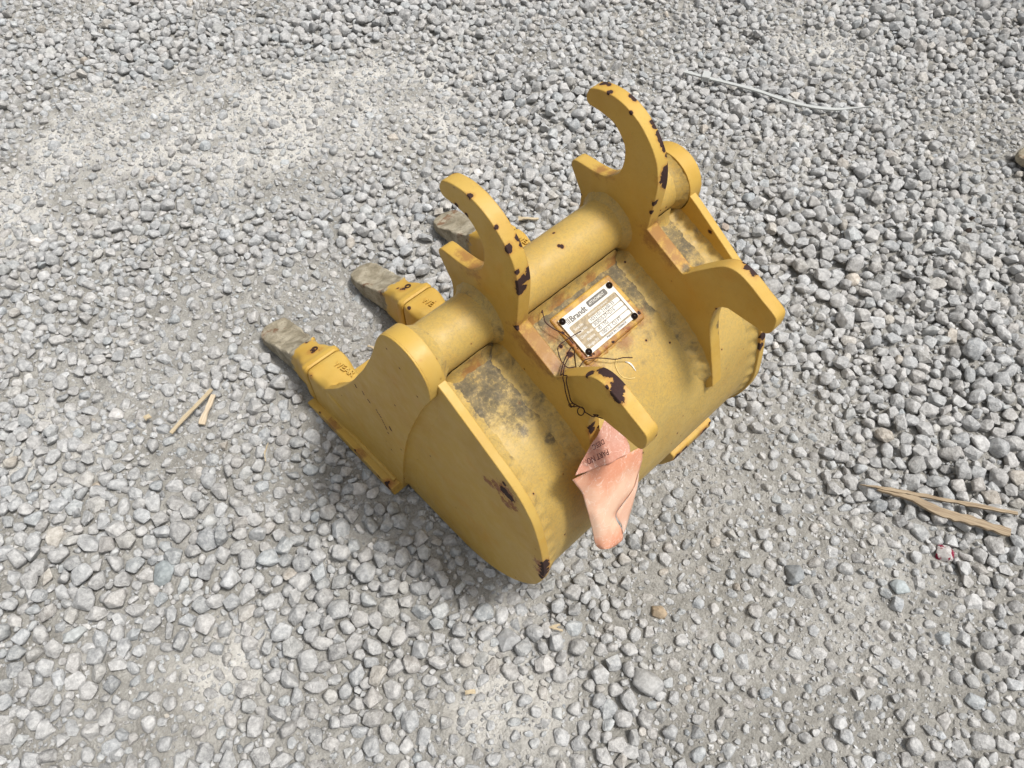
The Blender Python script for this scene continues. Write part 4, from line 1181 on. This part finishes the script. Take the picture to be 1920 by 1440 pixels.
def stick(label, pts, widths, thick, mat, z0=0.05, rough=0.006, group="wood splinters scattered on the gravel", cat="wood splinter", z1=None):
    """flat sliver of wood along pts; local x runs along it"""
    A, B = np.array(pts[0]), np.array(pts[-1])
    L = np.linalg.norm(B - A); ang = math.atan2(*(B - A)[::-1])
    u = (B - A) / L; w_ = np.array([-u[1], u[0]])
    P = catmull([np.array([(np.array(p) - A) @ u, (np.array(p) - A) @ w_]) for p in pts], 6)
    n = len(P)
    vs, fs = [], []
    r_ = np.random.default_rng(int(L * 1000) + len(pts))
    for i, p in enumerate(P):
        t = i / (n - 1)
        w = np.interp(t, np.linspace(0, 1, len(widths)), widths) / 2
        e = r_.uniform(-rough, rough, 4) * 0.5
        zb = z0 + ((z1 if z1 is not None else z0) - z0) * t + 0.006 * math.sin(t * 5)
        for (sy_, sz, k) in ((-1, 1, 0), (1, 1, 1), (1, -1, 1), (-1, -1, 0)):
            vs.append(((p[0] + e[2] * 0.5) * S, (p[1] + sy_ * w + e[k]) * S, (zb + sz * thick / 2 + (0.15 * w if sy_ > 0 else 0)) * S))
    for i in range(n - 1):
        for k in range(4):
            fs.append((i * 4 + k, i * 4 + (k + 1) % 4, (i + 1) * 4 + (k + 1) % 4, (i + 1) * 4 + k))
    fs.append((0, 1, 2, 3)); fs.append(tuple((n - 1) * 4 + k for k in (3, 2, 1, 0)))
    o_ = mesh_obj("wood_splinter", vs, fs, mat, None, ang=40)
    h = float(height(np.array([A[0]]), np.array([A[1]]))[0])
    o_.location = (A[0] * S, A[1] * S, h * S)
    o_.rotation_euler = (0, 0, ang)
    tag(o_, label, cat, group)
    return o_
stick("long thin brown wood splinter on the right, the upper one of the crossing pair", [(1.873,-1.648),(2.056,-1.915),(2.288,-2.25),(2.483,-2.537)], [0.004,0.028,0.024,0.030,0.020], 0.016, M_WOOD, 0.120, rough=0.010)
stick("broad brown wood splinter on the right, the lower one of the crossing pair", [(1.93,-1.755),(2.046,-1.964),(2.112,-2.181),(2.218,-2.371),(2.315,-2.574)], [0.006,0.034,0.060,0.066,0.058,0.056], 0.022, M_WOOD, 0.100, rough=0.012)
stick("long straight pale tan sliver of wood left of the bucket", [(-1.521,2.164),(-1.088,2.302)], [0.028,0.030,0.026,0.030], 0.012, M_WOOD2, 0.075)
stick("short flat greyish wood paddle beside the long pale sliver", [(-1.311,2.089),(-1.225,2.165),(-1.103,2.268)], [0.050,0.052,0.030,0.032,0.040,0.030], 0.016, M_WOOD3, 0.06)
stick("small cream wood chip on the gravel seen between the two hooked ears", [(1.999,2.053),(2.06,2.00),(2.141,1.928)], [0.05,0.022,0.022,0.018], 0.012, M_WOOD2, 0.075)
stick("tiny yellow wood chip left of the wooden sticks", [(-1.604,2.413),(-1.558,2.415)], [0.036,0.036], 0.012, M_WOOD2, 0.075)
stick("flat cream wood flake in the foreground gravel", [(-1.135,-0.74),(-1.078,-0.775)], [0.026,0.028], 0.010, M_WOOD2, 0.06)
stick("upper arm of a tiny v of wood slivers below the bucket", [(-0.462,-0.817),(-0.396,-0.851)], [0.010,0.016,0.012], 0.008, M_WOOD2, 0.06)
stick("lower arm of a tiny v of wood slivers below the bucket", [(-0.462,-0.817),(-0.411,-0.890)], [0.010,0.016,0.012], 0.008, M_WOOD2, 0.06)
stick("thin upright straw lying left of the bucket's lower edge", [(-1.136,1.467),(-1.10,1.53),(-1.036,1.59)], [0.008,0.009,0.006], 0.007, M_WOOD2, 0.09)
stick("short pale splinter under the tube between the first and second tooth", [(0.085,1.85),(0.13,1.72)], [0.018,0.020,0.016], 0.010, M_WOOD2, 0.05)

def zip_mat():
    n = NT("milky_nylon")
    n.bsdf.inputs['Subsurface Weight'].default_value = 0.0
    p = n.obj()
    return n.fin(n.mix(n.noise(p, 80, 3), (0.42, 0.435, 0.43), (0.52, 0.54, 0.53)), 0.4, None, spec=0.5)
M_ZIP = zip_mat()
ZP = [(4.795,2.385),(4.885,2.138),(4.985,1.90),(5.095,1.62),(5.165,1.36),(5.275,1.11),(5.426,0.91),(5.580,0.79),(5.727,0.686)]
zp = [np.array(p) for p in catmull(ZP, 6)]
zb = np.array(ZP[0])
vs, fs = [], []
n = len(zp)
for i, p in enumerate(zp):
    t = (zp[min(n - 1, i + 1)] - zp[max(0, i - 1)]); t = t / np.linalg.norm(t); w_ = np.array([-t[1], t[0]])
    k = i / (n - 1)
    hw = 0.020 * (1 if k < 0.72 else max(0.12, 1 - (k - 0.72) / 0.28))
    z = 0.105 + 0.006 * math.sin(k * 5)
    for (s_, zz) in ((-1, 0.008), (1, 0.008), (1, -0.008), (-1, -0.008)):
        q_ = p - zb + w_ * s_ * hw
        vs.append((q_[0] * S, q_[1] * S, (z + zz) * S))
for i in range(n - 1):
    for k in range(4): fs.append((i * 4 + k, i * 4 + (k + 1) % 4, (i + 1) * 4 + (k + 1) % 4, (i + 1) * 4 + k))
fs.append((0, 1, 2, 3)); fs.append(tuple((n - 1) * 4 + k for k in (3, 2, 1, 0)))
zt = empty("cable_tie", (zb[0] * S, zb[1] * S, 0), "long curved milky white cable tie lying on the gravel at the upper right", "cable tie")
mesh_obj("strap", vs, fs, M_ZIP, zt, ang=40)
hd = np.array((4.880, 2.160)) - zb
vs = []
t = np.array([0.46, -0.89]); w_ = np.array([0.89, 0.46])
for a in (-0.045, 0.045):
    for b in (-0.058, 0.058):
        for c in (0.085, 0.150):
            q_ = hd + t * a + w_ * b
            vs.append((q_[0] * S, q_[1] * S, c * S))
mesh_obj("lock_head", vs, [(0, 1, 3, 2), (4, 6, 7, 5), (0, 4, 5, 1), (2, 3, 7, 6), (0, 2, 6, 4), (1, 5, 7, 3)], M_ZIP, zt, bevel=0.01 * S)

M_DEBRIS = plain("charred_crumb", (0.035, 0.025, 0.02), 0.9)
for (x, y, r, lab) in ((4.864,-0.907,0.035,"black charred crumb on the gravel at the right edge, the lower of two"), (5.032,-0.848,0.026,"black charred crumb on the gravel at the right edge, the upper of two"), (4.895,0.465,0.022,"tiny black crumb between grey stones right of the far ear")):
    cv_, f_ = rock_shapes(2, 1, planes=(8, 12), seed=int(x * 100))[0]
    me = bpy.data.meshes.new("crumb")
    me.from_pydata([tuple(k * r * S) for k in cv_], [], [tuple(int(i) for i in t_) for t_ in f_])
    me.materials.append(M_DEBRIS)
    o_ = link(bpy.data.objects.new("crumb", me))
    o_.location = (x * S, y * S, 0.07 * S)
    tag(o_, lab, "crumb", "black crumbs on the gravel")

# ------------------------------------------------------------------ neighbouring bucket with one tip in view, and an unseen one added for shade
def copy_tree(o, parent=None):
    c = o.copy(); COL.objects.link(c)
    if parent is not None: c.parent = parent
    for ch in list(o.children): copy_tree(ch, c)
    return c
for (x, y, rz, sc, lab) in NEIGH:
    c = copy_tree(bucket)
    c.location = (x * S, y * S, 0)
    c.rotation_euler = (0, 0, math.radians(rz))
    c.scale = (sc, sc, sc)
    c['label'] = lab
